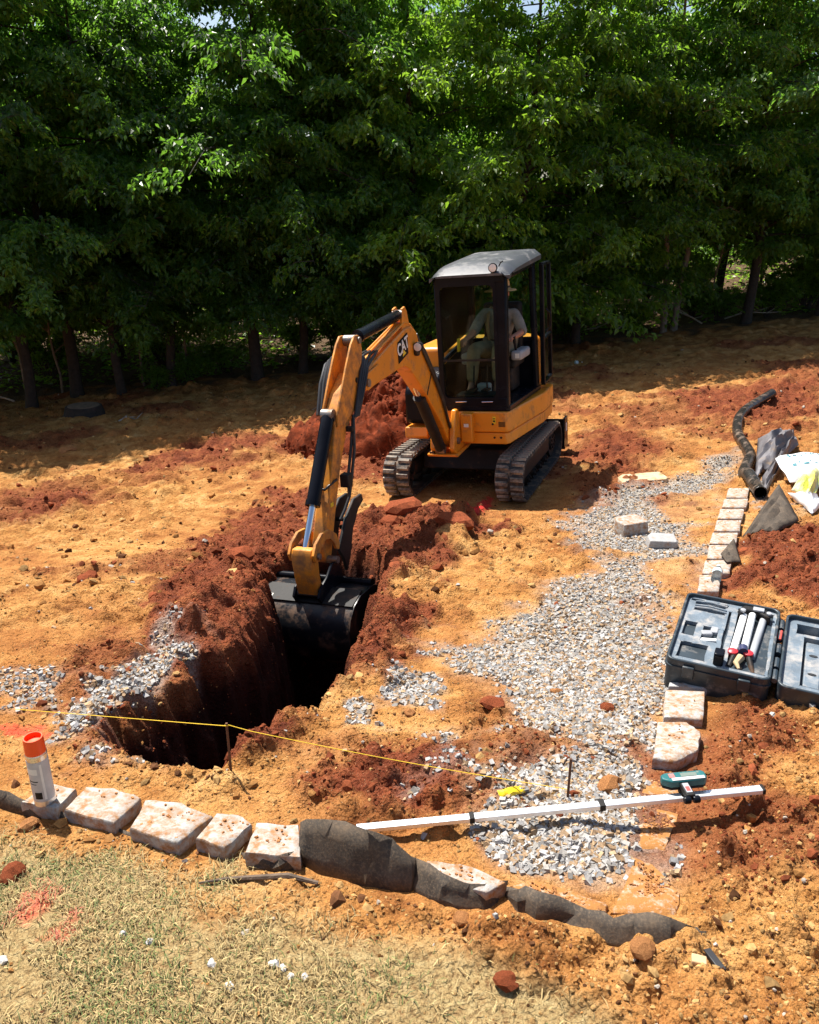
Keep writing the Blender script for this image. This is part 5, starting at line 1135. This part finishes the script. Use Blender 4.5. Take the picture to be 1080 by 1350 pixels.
def drape(name, corners, heights, label, mat, cat, n=14, amp=.02, seed=0, thick=.003, group=None, freq=5.):
    """crumpled sheet over four corners (pixel spots, heights above the ground)"""
    C = [on(px, py, h) for (px, py), h in zip(corners, heights)]; V = []
    gq = [C[0].lerp(C[1], i / (n - 1)).lerp(C[3].lerp(C[2], i / (n - 1)), j / (n - 1)) for j in range(n) for i in range(n)]
    gz = G(np.array([q.x for q in gq]), np.array([q.y for q in gq]))
    for j in range(n):
        for i in range(n):
            u, v = i / (n - 1), j / (n - 1); p = C[0].lerp(C[1], u).lerp(C[3].lerp(C[2], u), v)
            q = np.array([u * freq + seed]), np.array([v * freq + seed * 2]); k = abs(float(vnoise(*q, seed)[0]) - .5) * 2
            p.z = max(p.z + amp * (1 - k) * (1.6 * math.sin(math.pi * u) ** .5 * math.sin(math.pi * v) ** .5 + .25), gz[j * n + i] + .005); V.append(p)
    F = [(j * n + i, j * n + i + 1, (j + 1) * n + i + 1, (j + 1) * n + i) for j in range(n - 1) for i in range(n - 1)]
    o = MB().add(V, F).build(name, mat, smooth=28); s_ = o.modifiers.new('thick', 'SOLIDIFY'); s_.thickness = thick; tag(o, label, cat, group); return o
drape('landscape_fabric', [(978, 712), (1021, 673), (1052, 695), (1018, 708)], (.0, .22, .02, .0), 'dark fabric corner sticking up beside the right row of blocks', FAB, 'fabric', 10, .03, 3, group='black landscape fabric at the edging')
drape('landscape_fabric', [(948, 743), (966, 722), (976, 748), (957, 753)], (.075, .075, .03, .06), 'small fabric scrap lying over the far edging blocks', FAB, 'fabric', 8, .012, 5, group='black landscape fabric at the edging')
ROOTM = pmat('root_bark', (.12, .085, .06), .95, var=.4, scale=20, bmp=.6)
pts = [on(px, py, .008) for px, py in ((262, 1168), (300, 1163), (340, 1164), (380, 1168), (420, 1172))]
tag(MB().tube(pts, [.003, .006, .008, .009, .006], 7).build('root', ROOTM), 'thin dark root lying on the soil before the flap', 'root')

# ---------------------------------------------------------------- marking paint can
cp = at(60, 1056, .05); can = empty('spray_can', (cp.x, cp.y, cp.z)); tag(can, 'silver marking paint spray can with bright orange cap on the leftmost block', 'spray can')
TIN = pmat('tin', (.70, .70, .71), .28, .85, var=.08, scale=9)
MB().lathe([(.030, 0), (.0335, .003), (.0335, .010), (.0325, .014), (.0325, .185), (.0335, .188), (.0335, .194), (.027, .205)], 32).build('can_body', TIN, can)
lab_ = MB().lathe([(.0329, .022), (.0331, .024), (.0331, .172), (.0329, .174)], 32).build('paper_label', pmat('can_print', (.50, .50, .51), .45, var=.1, scale=30), can)
for k, (z0_, z1_, a0_, a1_, mt) in enumerate(((.128, .150, 200, 285, WHITEP), (.100, .104, 205, 280, BLACKM), (.090, .093, 205, 270, BLACKM), (.034, .060, 250, 290, BLACKM), (.03, .165, 300, 312, WHITEP))):
    vv = []; ns = 8
    for i in range(ns + 1):
        a = R(a0_ + (a1_ - a0_) * i / ns); vv += [(.03325 * math.cos(a), .03325 * math.sin(a), z0_), (.03325 * math.cos(a), .03325 * math.sin(a), z1_)]
    MB().add(vv, [(2 * i, 2 * i + 2, 2 * i + 3, 2 * i + 1) for i in range(ns)]).build('print_mark', mt, lab_)
MB().lathe([(.0300, .190), (.0318, .192), (.0308, .240), (.0290, .252), (.0255, .252), (.0245, .236), (.002, .234)], 32).build('cap', pmat('fluorescent_cap', (.95, .085, .012), .4, var=.05, scale=9), can, smooth=40)

# ---------------------------------------------------------------- string line and pins
RUST = pmat('rusty_pin', (.12, .055, .03), .8, .3, var=.4, scale=30)
STR = pmat('yellow_string', (.78, .52, .03), .7, var=.1, scale=30)
def pin(px, py, h, label):
    p = on(px, py); o = MB().tube([(0, 0, -.06), (0, 0, h)], .0045, 8).build('steel_pin', RUST); o.location = (p.x, p.y, p.z); tag(o, label, 'pin', 'steel pins holding the string line'); return p
pa_ = pin(306, 1030, .20, 'thin steel pin at the front edge of the dug hole'); pb_ = pin(748, 1058, .17, 'thin steel pin in the gravel behind the measuring rod')
a = Vector((pa_.x, pa_.y, pa_.z + .188)); b = Vector((pb_.x, pb_.y, pb_.z + .045)); lft = at(20, 935, .06)
lft = Vector((lft.x, lft.y, lft.z))
path = [lft.lerp(a, f / 8) for f in range(8)] + [a + Vector((.006 * math.cos(k), .006 * math.sin(k), .001 * k)) for k in range(0, 7)] + [a.lerp(b, f / 14) + Vector((0, 0, -.012 * math.sin(math.pi * f / 14))) for f in range(1, 15)]
tag(MB().tube(path, .0013, 6).build('string_line', STR), 'taut yellow string line crossing the dug hole', 'string')
drape('ribbon', [(655, 1058), (690, 1048), (692, 1056), (660, 1064)], (.012, .012, .006, .006), 'scrap of yellow plastic ribbon on the gravel', pmat('yellow_plastic', (.80, .58, .02), .35, var=.1), 'ribbon', 7, .012, 8, .001)

# ---------------------------------------------------------------- grade rod with laser receiver
A = at(470, 1093, .035); B = at(1004, 1041, .12)
ud = (B - A).normalized(); sd_ = ud.cross(Vector((0, 0, 1))).normalized(); nd = sd_.cross(ud)       # sd_ points towards the camera side
ALU = pmat('aluminium', (.80, .81, .82), .35, .55, var=.05, scale=14)
L_ = (B - A).length
rodE = empty('grade_rod', mat=Matrix(((ud.x, sd_.x, nd.x, A.x), (ud.y, sd_.y, nd.y, A.y), (ud.z, sd_.z, nd.z, A.z), (0, 0, 0, 1))))
tag(rodE, 'long aluminium grade rod lying across the edging blocks', 'measuring rod')
MB().box((L_ / 2, 0, 0), (L_, .027, .016)).build('rod_section', ALU, rodE, .002)
MB().box((L_ * .60, 0, .0005), (.018, .034, .022)).build('joint_clip', BLACKM, rodE, .002)
MB().box((L_ * .28, .0, .0005), (.016, .032, .021)).build('joint_clip', BLACKM, rodE, .002)
MB().box((L_ + .004, 0, 0), (.010, .030, .019)).build('end_cap', BLACKM, rodE, .002)
tk = MB(); n = int(L_ / .01)
for k in range(2, n - 1):
    ln = .012 if k % 5 == 0 else .006; tk.box((k * .01, -.0125 + ln / 2, .0084), (.0011, ln, .0006))
tk.build('scale_marks', pmat('black_print', (.05, .05, .05), .7), rodE, smooth=0)['kind'] = 'stuff'
GREEN = pmat('teal_plastic', (.012, .115, .12), .4, var=.15, scale=30, dirt=(.3, .2, .12), damt=.12, dscale=30)
xr = L_ * .813
rc = empty('laser_receiver', mat=rodE.matrix_world @ Matrix.Translation((xr, -.012, .012)))
rc.matrix_world = Matrix(((ud.x, sd_.x, nd.x, 0), (ud.y, sd_.y, nd.y, 0), (ud.z, sd_.z, nd.z, 0), (0, 0, 0, 1)))
rc.scale = Vector(rc.scale) * .85
rc.location = A + ud * xr + sd_ * (-.012) + nd * .010
tag(rc, 'teal and grey laser receiver clamped onto the grade rod', 'laser receiver')
cb_ = MB().prism([(-.065, -.055), (.075, -.055), (.085, -.045), (.085, -.015), (.070, -.004), (-.055, -.004), (-.085, -.022), (-.085, -.045)], .018, .050, 'z').build('housing', GREEN, rc, .005)
MB().prism([(-.065, -.052), (.078, -.052), (.083, -.043), (.083, -.016), (.068, -.0065), (-.054, -.0065), (-.082, -.024), (-.082, -.044)], .005, .0175, 'z').build('rear_shell', BLACKM, rc, .003)
MB().box((.012, -.014, .0508), (.125, .015, .003)).build('front_stripe', pmat('pale_grey_plastic', (.62, .63, .62), .4, var=.06), cb_, .001)
MB().box((.020, -.034, .0508), (.062, .020, .003)).build('display', pmat('display_glass', (.16, .20, .17), .12, var=.05), cb_, .001)
MB().box((-.045, -.034, .0508), (.022, .022, .003)).build('button_plate', pmat('red_grey_print', (.50, .16, .15), .5, var=.25, scale=80), cb_, .001)
cl_ = MB().box((-.008, .022, .028), (.034, .085, .026)).build('clamp', BLACKM, rc, .004)
MB().box((-.008, .026, .0418), (.022, .050, .0016)).build('clamp_plate', GREYPL, cl_)
MB().box((-.008, .032, .0432), (.014, .022, .0012)).build('red_mark', pmat('red_print', (.62, .07, .06), .5), cl_)
MB().lathe([(.012, -.012), (.014, -.008), (.014, .008), (.012, .012)], 12, (-.024, .070, .024), 'x').build('clamp_knob', BLACK, cl_)
MB().lathe([(.012, -.012), (.014, -.008), (.014, .008), (.012, .012)], 12, (.010, .070, .024), 'x').build('clamp_knob', BLACK, cl_)
MB().box((-.008, .0005, -.001), (.030, .040, .020)).build('clamp_jaw', BLACKM, cl_)

# ---------------------------------------------------------------- open instrument case
CASE = pmat('case_plastic', (.020, .032, .042), .42, var=.25, scale=12, dirt=(.22, .20, .18), damt=.18, dscale=9)
FOAM = pmat('case_insert', (.115, .150, .185), .55, var=.22, scale=18, dirt=(.34, .32, .30), damt=.38, dscale=14, bmp=.2)
DARK = pmat('case_recess', (.006, .007, .009), .6, var=.2, scale=12)
cu_ = Vector((.895, -.445, 0)).normalized(); cv_ = Vector((.445, .895, .115)).normalized(); cw_ = cu_.cross(cv_)
CO = Vector((1.147, 3.12, -.245))
CM = Matrix(((cu_.x, cv_.x, cw_.x, CO.x), (cu_.y, cv_.y, cw_.y, CO.y), (cu_.z, cv_.z, cw_.z, CO.z), (0, 0, 0, 1)))
case = empty('instrument_case', mat=CM); tag(case, 'open black and grey plastic instrument case lying on the right-hand soil', 'case')
CW, CD, CH = .43, .58, .165
def shell(x0, x1, y0, y1, z0, z1, t, nm):
    o = rounded(x0, x1, y0, y1, .035); i = rounded(x0 + t, x1 - t, y0 + t, y1 - t, .028); n = len(o); V = []; F = []
    for P, z in ((o, z0), (o, z1), (i, z1), (i, z0 + t)): V += [(x, y, z) for x, y in P]
    for r in range(3): F += [(r * n + k, r * n + (k + 1) % n, (r + 1) * n + (k + 1) % n, (r + 1) * n + k) for k in range(n)]
    F += [tuple(range(n))[::-1], tuple(range(3 * n, 4 * n))]; return MB().add(V, F).build(nm, CASE, case, .004)
base = shell(0, CW, 0, CD, 0, CH, .012, 'case_base')
MB().prism(rounded(-.006, CW + .006, -.006, CD + .006, .04), CH - .045, CH - .035, 'z').build('rim_band', CASE, base)
def pocketed(name, x0, x1, y0, y1, ztop, holes, depth, parent):
    """insert tray: a slab cut by rectangular pockets, built as a grid of cells"""
    xs = sorted({x0, x1} | {h[0] for h in holes} | {h[1] for h in holes}); ys = sorted({y0, y1} | {h[2] for h in holes} | {h[3] for h in holes}); b = MB()
    def H(i, j):
        if not (0 <= i < len(xs) - 1 and 0 <= j < len(ys) - 1): return ztop - .05
        cx, cy = (xs[i] + xs[i + 1]) / 2, (ys[j] + ys[j + 1]) / 2
        return ztop - depth if any(h[0] < cx < h[1] and h[2] < cy < h[3] for h in holes) else ztop
    for i in range(len(xs) - 1):
        for j in range(len(ys) - 1):
            z = H(i, j); X0, X1, Y0, Y1 = xs[i], xs[i + 1], ys[j], ys[j + 1]; b.add([(X0, Y0, z), (X1, Y0, z), (X1, Y1, z), (X0, Y1, z)], [(0, 1, 2, 3)])
            for (di, dj, p, q) in ((1, 0, (X1, Y0), (X1, Y1)), (0, 1, (X1, Y1), (X0, Y1))):
                z2 = H(i + di, j + dj)
                if abs(z - z2) > 1e-5: b.add([(*p, z), (*q, z), (*q, z2), (*p, z2)], [(0, 1, 2, 3)])
    o = b.build(name, FOAM, parent, smooth=0); w = o.modifiers.new('weld', 'WELD'); w.merge_threshold = .0005; bv = o.modifiers.new('bevel', 'BEVEL'); bv.width = .004; bv.segments = 2; bv.limit_method = 'ANGLE'; return o
holes = [(.035, .155, .055, .175), (.030, .085, .235, .345), (.115, .185, .215, .330), (.050, .19, .455, .475), (.05, .19, .505, .52), (.205, .222, .10, .50), (.245, .405, .05, .545), (.025, .2, .535, .55)]
tray = pocketed('insert_tray', .013, CW - .013, .013, CD - .013, CH - .018, holes, .075, base)
for h in holes[:2]: MB().box(((h[0] + h[1]) / 2, (h[2] + h[3]) / 2, CH - .088), (h[1] - h[0] - .004, h[3] - h[2] - .004, .006)).build('pocket_floor', DARK, tray)
MB().box((.325, .30, CH - .088), (.15, .48, .006)).build('pocket_floor', DARK, tray)
for y in (.475, .495, .53): MB().tube([(.05, y, CH - .016), (.12, y + .004, CH - .012), (.195, y, CH - .016)], .006, 8).build('tray_rib', FOAM, tray)
for x, y, z in ((.05, .06, -.02), (.0, .30, -.02)): pass
lid = shell(CW + .028, CW * 2 + .028, 0, CD, .035, CH - .012, .012, 'case_lid')
lx = CW + .028
lholes = [(lx + .085, lx + .175, .06, .43), (lx + .05, lx + .20, .455, .53), (lx + .235, lx + .25, .03, .50), (lx + .28, lx + .41, .06, .45)]
lt_ = pocketed('lid_insert', lx + .013, lx + CW - .013, .013, CD - .013, CH - .034, lholes, .045, lid)
MB().box((lx + .13, .245, CH - .060), (.066, .34, .03)).build('moulded_plate', FOAM, lt_, .006)
for y in (.17, .31): MB().prism([(lx + .13 + .018 * math.cos(k * .628), y + .008 * math.sin(k * .628)) for k in range(10)], CH - .0445, CH - .0425, 'z').build('slot', DARK, lt_)
MB().box((lx + .345, .25, CH - .06), (.10, .33, .03)).build('moulded_plate', FOAM, lt_, .006)
for y in (.07, .16, .27, .38, .47): MB().tube([(CW + .014, y - .035, CH - .022), (CW + .014, y + .035, CH - .022)], .013, 10).build('hinge', CASE, case)
MB().tube([(CW + .014, .33, CH - .006), (CW + .016, .40, CH - .004)], .005, 8).build('red_tag', pmat('red_tag', (.55, .06, .04), .5), case)
for x in (.10, .33): MB().box((x, -.008, CH - .05), (.05, .016, .06)).build('latch', CASE, case, .004)
# things inside the case
def inside(name, label, cat): o = empty(name, mat=CM); tag(o, label, cat); return o
WHITEM = pmat('white_tube', (.80, .80, .79), .35, var=.05, scale=9)
ti = inside('folded_tripod', 'small folded tripod with white legs and black head in the case', 'tripod')
for x0_, x1_, z_, mt in ((.275, .262, .0, WHITEM), (.312, .305, .012, WHITEM), (.362, .340, -.006, GREYPL)):
    MB().tube([(x0_, .49, CH - .02 + z_), (x1_, .17, CH - .02 + z_)], .0165, 12).build('leg', mt, ti)
MB().prism([(.245, .50), (.27, .545), (.33, .548), (.385, .53), (.392, .475), (.36, .485), (.33, .505), (.29, .505), (.262, .47)], CH - .045, CH + .008, 'z').build('head', BLACKM, ti, .008)
MB().box((.335, .518, CH + .012), (.05, .03, .01)).build('level_plate', GREYPL, ti, .003)
for x, y in ((.268, .485), (.382, .497)): MB().lathe([(.010, 0), (.012, .004), (.012, .012), (.004, .014)], 12, (x, y, CH + .006)).build('knob', GREYPL, ti)
MB().tube([(.30, .20, CH), (.305, .165, CH)], .020, 12).build('collar', pmat('blue_black', (.03, .035, .09), .4), ti)
for x, y in ((.262, .165), (.325, .175)): MB().lathe([(.020, -.012), (.022, -.006), (.022, .008), (.012, .014)], 12, (x, y, CH - .012)).build('leg_lock', pmat('red_plastic', (.55, .03, .04), .4), ti)
for x0_, y0_, x1_, y1_ in ((.27, .15, .255, .06), (.30, .155, .305, .05), (.33, .16, .36, .07)): MB().tube([(x0_, y0_, CH - .02), (x1_, y1_, CH - .045)], [.014, .010], 10).build('foot', BLACKM, ti)
MB().tube([(.30, .13, CH - .005), (.285, .09, CH - .015), (.30, .06, CH - .02)], [.018, .014, .006], 10).build('strap', pmat('tan_strap', (.50, .36, .20), .7), ti)
pk_ = inside('bracket_fitting', 'pale grey bracket fitting resting in the case insert', 'bracket')
MB().box((.135, .285, CH - .030), (.05, .035, .03), Matrix.Rotation(.3, 3, 'Z')).build('body', GREYPL, pk_, .006); MB().box((.155, .24, CH - .028), (.085, .022, .012), Matrix.Rotation(.25, 3, 'Z')).build('arm', WHITEM, pk_, .004); MB().box((.165, .32, CH - .03), (.035, .05, .028)).build('block', GREYPL, pk_, .006)
bt_ = inside('charger_unit', 'small black charger standing at the front of the case', 'charger'); MB().box((.213, .075, CH + .003), (.042, .055, .075)).build('body', BLACK, bt_, .006); MB().box((.213, .046, CH + .004), (.030, .003, .050)).build('front_plate', BLACKM, bt_)

# ---------------------------------------------------------------- drain pipe, sheet, bags, bottles
def catmull(P, m=10):
    out = []; P = [P[0]] + P + [P[-1]]
    for i in range(1, len(P) - 2):
        for k in range(m):
            t = k / m; a, b, c, d = P[i - 1:i + 3]; out.append(.5 * ((2 * b) + (c - a) * t + (2 * a - 5 * b + 4 * c - d) * t * t + (3 * b - a - 3 * c + d) * t ** 3))
    return out + [P[-2]]
pp = [on(px, py, .062) for px, py in ((1001, 663), (995, 652), (984, 643), (980, 633), (985, 620), (988, 607), (981, 594), (972, 578), (972, 564), (981, 551), (997, 541), (1016, 535))]
pp[-1].z += .03; path = catmull(pp, 14); q = [path[0]]
for p in path[1:]:
    if (p - q[-1]).length > .012: q.append(p)
PIPEM = pmat('pipe_plastic', (.026, .023, .021), .26, var=.25, scale=6, dirt=(.17, .11, .07), damt=.26, dscale=9)
pe = MB().tube(q, [.058 if (i // 1) % 2 else .064 for i in range(len(q))], 16, False).build('drain_pipe', PIPEM, smooth=80); tag(pe, 'black corrugated drain pipe snaking away from the edging', 'pipe')
so = pe.modifiers.new('thick', 'SOLIDIFY'); so.thickness = .006
SHEET = pmat('grey_sheet', (.115, .108, .118), .6, var=.25, scale=8, dirt=(.25, .17, .1), damt=.15, dscale=6, bmp=.2)
def crumple(name, ctr, rx, ry, h, rz, mat, label, cat, seed, n=26, sharp=1.0, lobes=5):
    """crumpled heap of sheet or bag: a domed, folded closed surface"""
    p = on(*ctr); V = []
    for j in range(n):
        f = j / (n - 1)
        for i in range(n * 2):
            a = 2 * math.pi * i / (n * 2); nz = float(vnoise(np.array([math.cos(a) * 2.2 + 7 + f * 1.2]), np.array([math.sin(a) * 2.2 + seed + f * 2.1]), seed)[0]); n2 = float(vnoise(np.array([math.cos(a) * 5 + f * 5]), np.array([math.sin(a) * 5 + seed - f * 4]), seed + 3)[0])
            r = f * (.72 + .42 * nz + .07 * math.sin(a * lobes + seed)); z = h * (1 - f ** 1.6) * (.55 + .75 * nz) + h * .75 * (abs(n2 - .5) * 2 - .35) * sharp * (1 - f) ** .5 * min(1, f * 4)
            V.append(Vector((math.cos(a) * rx * r, math.sin(a) * ry * r, max(z, .0) - (.02 if f > .97 else 0))))
    F = [(j * 2 * n + i, j * 2 * n + (i + 1) % (2 * n), (j + 1) * 2 * n + (i + 1) % (2 * n), (j + 1) * 2 * n + i) for j in range(n - 1) for i in range(2 * n)]
    o = MB().add(V, F).build(name, mat, smooth=24); o.location = p; o.rotation_euler = (0, 0, rz); tag(o, label, cat); return o
drape('plastic_sheet', [(996, 597), (1042, 584), (1050, 607), (994, 640)], (.10, .05, .12, .02), 'crumpled grey plastic sheet beside the drain pipe', SHEET, 'sheet', 24, .13, 4, .003, freq=4.)
drape('plastic_sheet', [(1003, 640), (1040, 606), (1032, 622), (1008, 656)], (.04, .22, .06, .0), 'pointed flap of grey sheet hanging in front of the crumpled sheet', SHEET, 'sheet', 14, .06, 9, .003, freq=4.)
BAGW = pmat('bag_white', (.72, .73, .74), .45, var=.06, scale=8, dirt=(.4, .3, .2), damt=.1, dscale=8, bmp=.15, bscale=12)
p = on(1076, 640); bag = empty('white_sack', (p.x, p.y, p.z), -.05); tag(bag, 'white printed plastic sack with teal markings at the right edge', 'sack')
n = 18; V = []
def sackz(u, v): return (max(0, 1 - abs(u) ** 3.2) * max(0, 1 - abs(v) ** 3.2)) ** .5
def sack_pt(u, v, s): return Vector((u * .36, v * .24 * (1 - .06 * abs(u)), .125 + s * .115 * sackz(u, v) + .05 * v + .008 * math.sin(u * 9 + v * 5)))
for s in (1, -1):
    for j in range(n):
        for i in range(n): V.append(sack_pt(-1 + 2 * i / (n - 1), -1 + 2 * j / (n - 1), s))
F = [(s * n * n + j * n + i, s * n * n + j * n + i + 1, s * n * n + (j + 1) * n + i + 1, s * n * n + (j + 1) * n + i) for s in (0, 1) for j in range(n - 1) for i in range(n - 1)]
bs = MB().add(V, F).build('body', BAGW, bag, smooth=60)
TEAL = pmat('teal_print', (.02, .16, .20), .5, var=.2, scale=30)
def print_mark(u0, u1, v0, v1, k=0):
    m = MB(); nn = 5
    for a in range(nn):
        for b in range(2): pass
    V = [sack_pt(u0 + (u1 - u0) * i / nn + k * j, v0 + (v1 - v0) * j, 1) + Vector((0, 0, .004)) for j in (0, 1) for i in range(nn + 1)]
    m.add(V, [(i, i + 1, nn + 1 + i + 1, nn + 1 + i) for i in range(nn)]).build('printed_mark', TEAL, bs, smooth=60)
for k, (u, v, w, h) in enumerate(((-.78, .30, .05, .26), (-.68, .34, .07, .10), (-.62, .26, .03, .22), (-.45, .32, .04, .22), (-.38, .48, .12, .05), (-.20, .32, .03, .22), (-.14, .42, .08, .06), (.0, .30, .03, .24), (.06, .46, .10, .05), (.06, .30, .10, .05), (.25, .30, .03, .22), (.32, .38, .08, .06), (.5, .30, .04, .22),
                                  (-.80, -.35, .10, .20), (-.64, -.20, .04, .10), (-.52, -.38, .14, .10), (-.36, -.22, .05, .07), (-.25, -.36, .10, .08), (-.08, -.26, .12, .06), (.10, -.22, .05, .10), (.2, -.3, .2, .05))): print_mark(u, u + w, v, v + h, .02 * (k % 3 - 1))
YB = pmat('yellow_green_bag', (.60, .62, .12), .4, var=.45, scale=7, dirt=(.62, .6, .5), damt=.5, dscale=6)
drape('plastic_bag', [(1042, 655), (1062, 638), (1082, 646), (1068, 672)], (.04, .12, .10, .03), 'small crumpled yellow-green plastic bag before the white sack', YB, 'bag', 18, .07, 6, .002, freq=3.2)
drape('plastic_bag', [(1036, 660), (1060, 668), (1088, 668), (1070, 682)], (.03, .05, .05, .0), 'flattened white plastic bag under the yellow-green one', BAGW, 'bag', 12, .06, 7, .002, freq=4.)
CLEAR = glass_mat('clear_plastic', (.93, .95, .95))
def bottle(px, py, dz, rz, L, r, label, tilt=0.):
    p = on(px, py, dz); o = empty('water_bottle', (p.x, p.y, p.z), rz); o.rotation_euler = (0, tilt, rz); tag(o, label, 'bottle')
    MB().lathe([(r * .8, 0), (r, .008), (r, L * .3), (r * .94, L * .34), (r, L * .38), (r, L * .66), (r * .8, L * .8), (r * .38, L * .92), (r * .38, L)], 18, (0, 0, 0), 'x').build('body', CLEAR, o)
    MB().lathe([(r * 1.012, L * .40), (r * 1.012, L * .64)], 18, (0, 0, 0), 'x').build('label_band', pmat('bottle_label', (.55, .66, .66), .5, var=.3, scale=60), o)
    MB().lathe([(r * .42, L * .97), (r * .42, L * 1.04)], 14, (0, 0, 0), 'x').build('cap', WHITEP, o)
bottle(942, 778, .075, 1.15, .21, .032, 'clear water bottle lying on the blocks behind the open case')
bottle(752, 482, .04, .2, .24, .04, 'clear plastic bottle littering the bare soil right of the cab')
# odds and ends
STUB = pmat('black_offcut', (.02, .02, .022), .5, var=.2)
p = on(941, 1275, .012); o = MB().bar((-.008, .034, 0), (.008, -.034, .008), .02, .012).build('pipe_offcut', STUB, None, .002); o.location = p; tag(o, 'short black plastic offcut near the lower right corner', 'offcut')
p = on(918, 1288, .010); o = MB().box((0, 0, 0), (.036, .026, .020), Matrix.Rotation(-.3, 3, 'Z')).build('wood_offcut', pmat('cut_timber', (.55, .36, .19), .8, var=.2, scale=30), None, .003); o.location = p; tag(o, 'small pale wood offcut beside the black offcut', 'offcut')
def clod(px, py, s, label, mat=CLODM, name='clay_clod', cat='clod', group='single clods of clay', flat=.62):
    p = on(px, py); bm = bmesh.new(); bmesh.ops.create_icosphere(bm, subdivisions=2, radius=.5)
    sd = rnd.random() * 50
    for v in bm.verts:
        k = float(vnoise(np.array([v.co.x * 3.1 + sd]), np.array([v.co.y * 3.1 + v.co.z * 2.3 + sd]), 5)[0]); k2 = float(vnoise(np.array([v.co.x * 7.7 - sd + v.co.z * 5]), np.array([v.co.y * 7.7 + sd]), 9)[0]); v.co *= .50 + .72 * k + .36 * k2
        v.co.z *= flat; v.co.x *= 1.2
    me = bpy.data.meshes.new(name); bm.to_mesh(me); bm.free(); s = s * (.75 if name == 'pebble' else 1); o = link(name, me, mat); o.scale = (s, s, s); o.location = (p.x, p.y, p.z + s * .18); o.rotation_euler = (0, 0, rnd.random() * 6); tag(o, label, cat, group)
REDC = pmat('red_clod', (.24, .062, .025), .95, var=.4, scale=18, bmp=.8, bscale=50, spec=.1)
for px, py, s, m_, lb in ((650, 938, .085, REDC, 'reddish clod on the gravel left of its centre'), (540, 948, .045, CLODM, 'tan clod on the small gravel patch by the hole'), (805, 1042, .075, CLODM, 'orange clod behind the rod in the gravel'),
                       (800, 938, .055, REDC, 'red clod at the middle of the gravel'), (735, 912, .05, CLODM, 'small clod near the middle of the gravel'), (668, 1298, .05, REDC, 'dark clod on the lawn below the fabric'),
                       (845, 1268, .05, CLODM, 'clod under the end of the fabric strip'), (610, 1218, .04, CLODM, 'clod under the middle fabric fold'), (40, 1092, .06, CLODM, 'clod in front of the spray can block'),
                       (18, 1155, .06, REDC, 'dark clod at the left edge of the lawn'), (118, 770, .11, REDC, 'lone red clod on the open ground at left'), (320, 755, .16, REDC, 'large red clod on the left rim above the hole'),
                       (360, 715, .15, REDC, 'large red clod left of the excavator stick'), (535, 690, .28, REDC, 'big broken slab of red clay right of the stick'), (600, 712, .24, REDC, 'big red clod at the right end of the rubble'),
                       (515, 700, .16, REDC, 'red clod close behind the bucket thumb'), (375, 918, .12, REDC, 'red clod standing in the hole mouth'), (90, 598, .22, CLODM, 'pale lump at the shadow edge on the left')):
    clod(px, py, s, lb, m_)
PEB = pmat('white_pebble', (.58, .56, .53), .85, var=.2, scale=30, bmp=.4)
for px, py, s, lb in ((362, 1272, .032, 'largest white pebble on the lawn'), (373, 1277, .022, 'white pebble touching the largest one'), (383, 1289, .022, 'white pebble below the largest one on the lawn'), (402, 1288, .022, 'rightmost white pebble on the lawn'),
                      (280, 1272, .028, 'white pebble at the centre left of the lawn'), (303, 1302, .026, 'white pebble near the lower clod on the lawn'), (197, 1243, .022, 'white pebble high on the lawn left of centre'), (3, 1268, .030, 'white pebble at the left picture edge'), (162, 1232, .022, 'white pebble right of the red paint marks')):
    clod(px, py, s, lb, PEB, 'pebble', 'pebble', 'white pebbles on the lawn', .7)
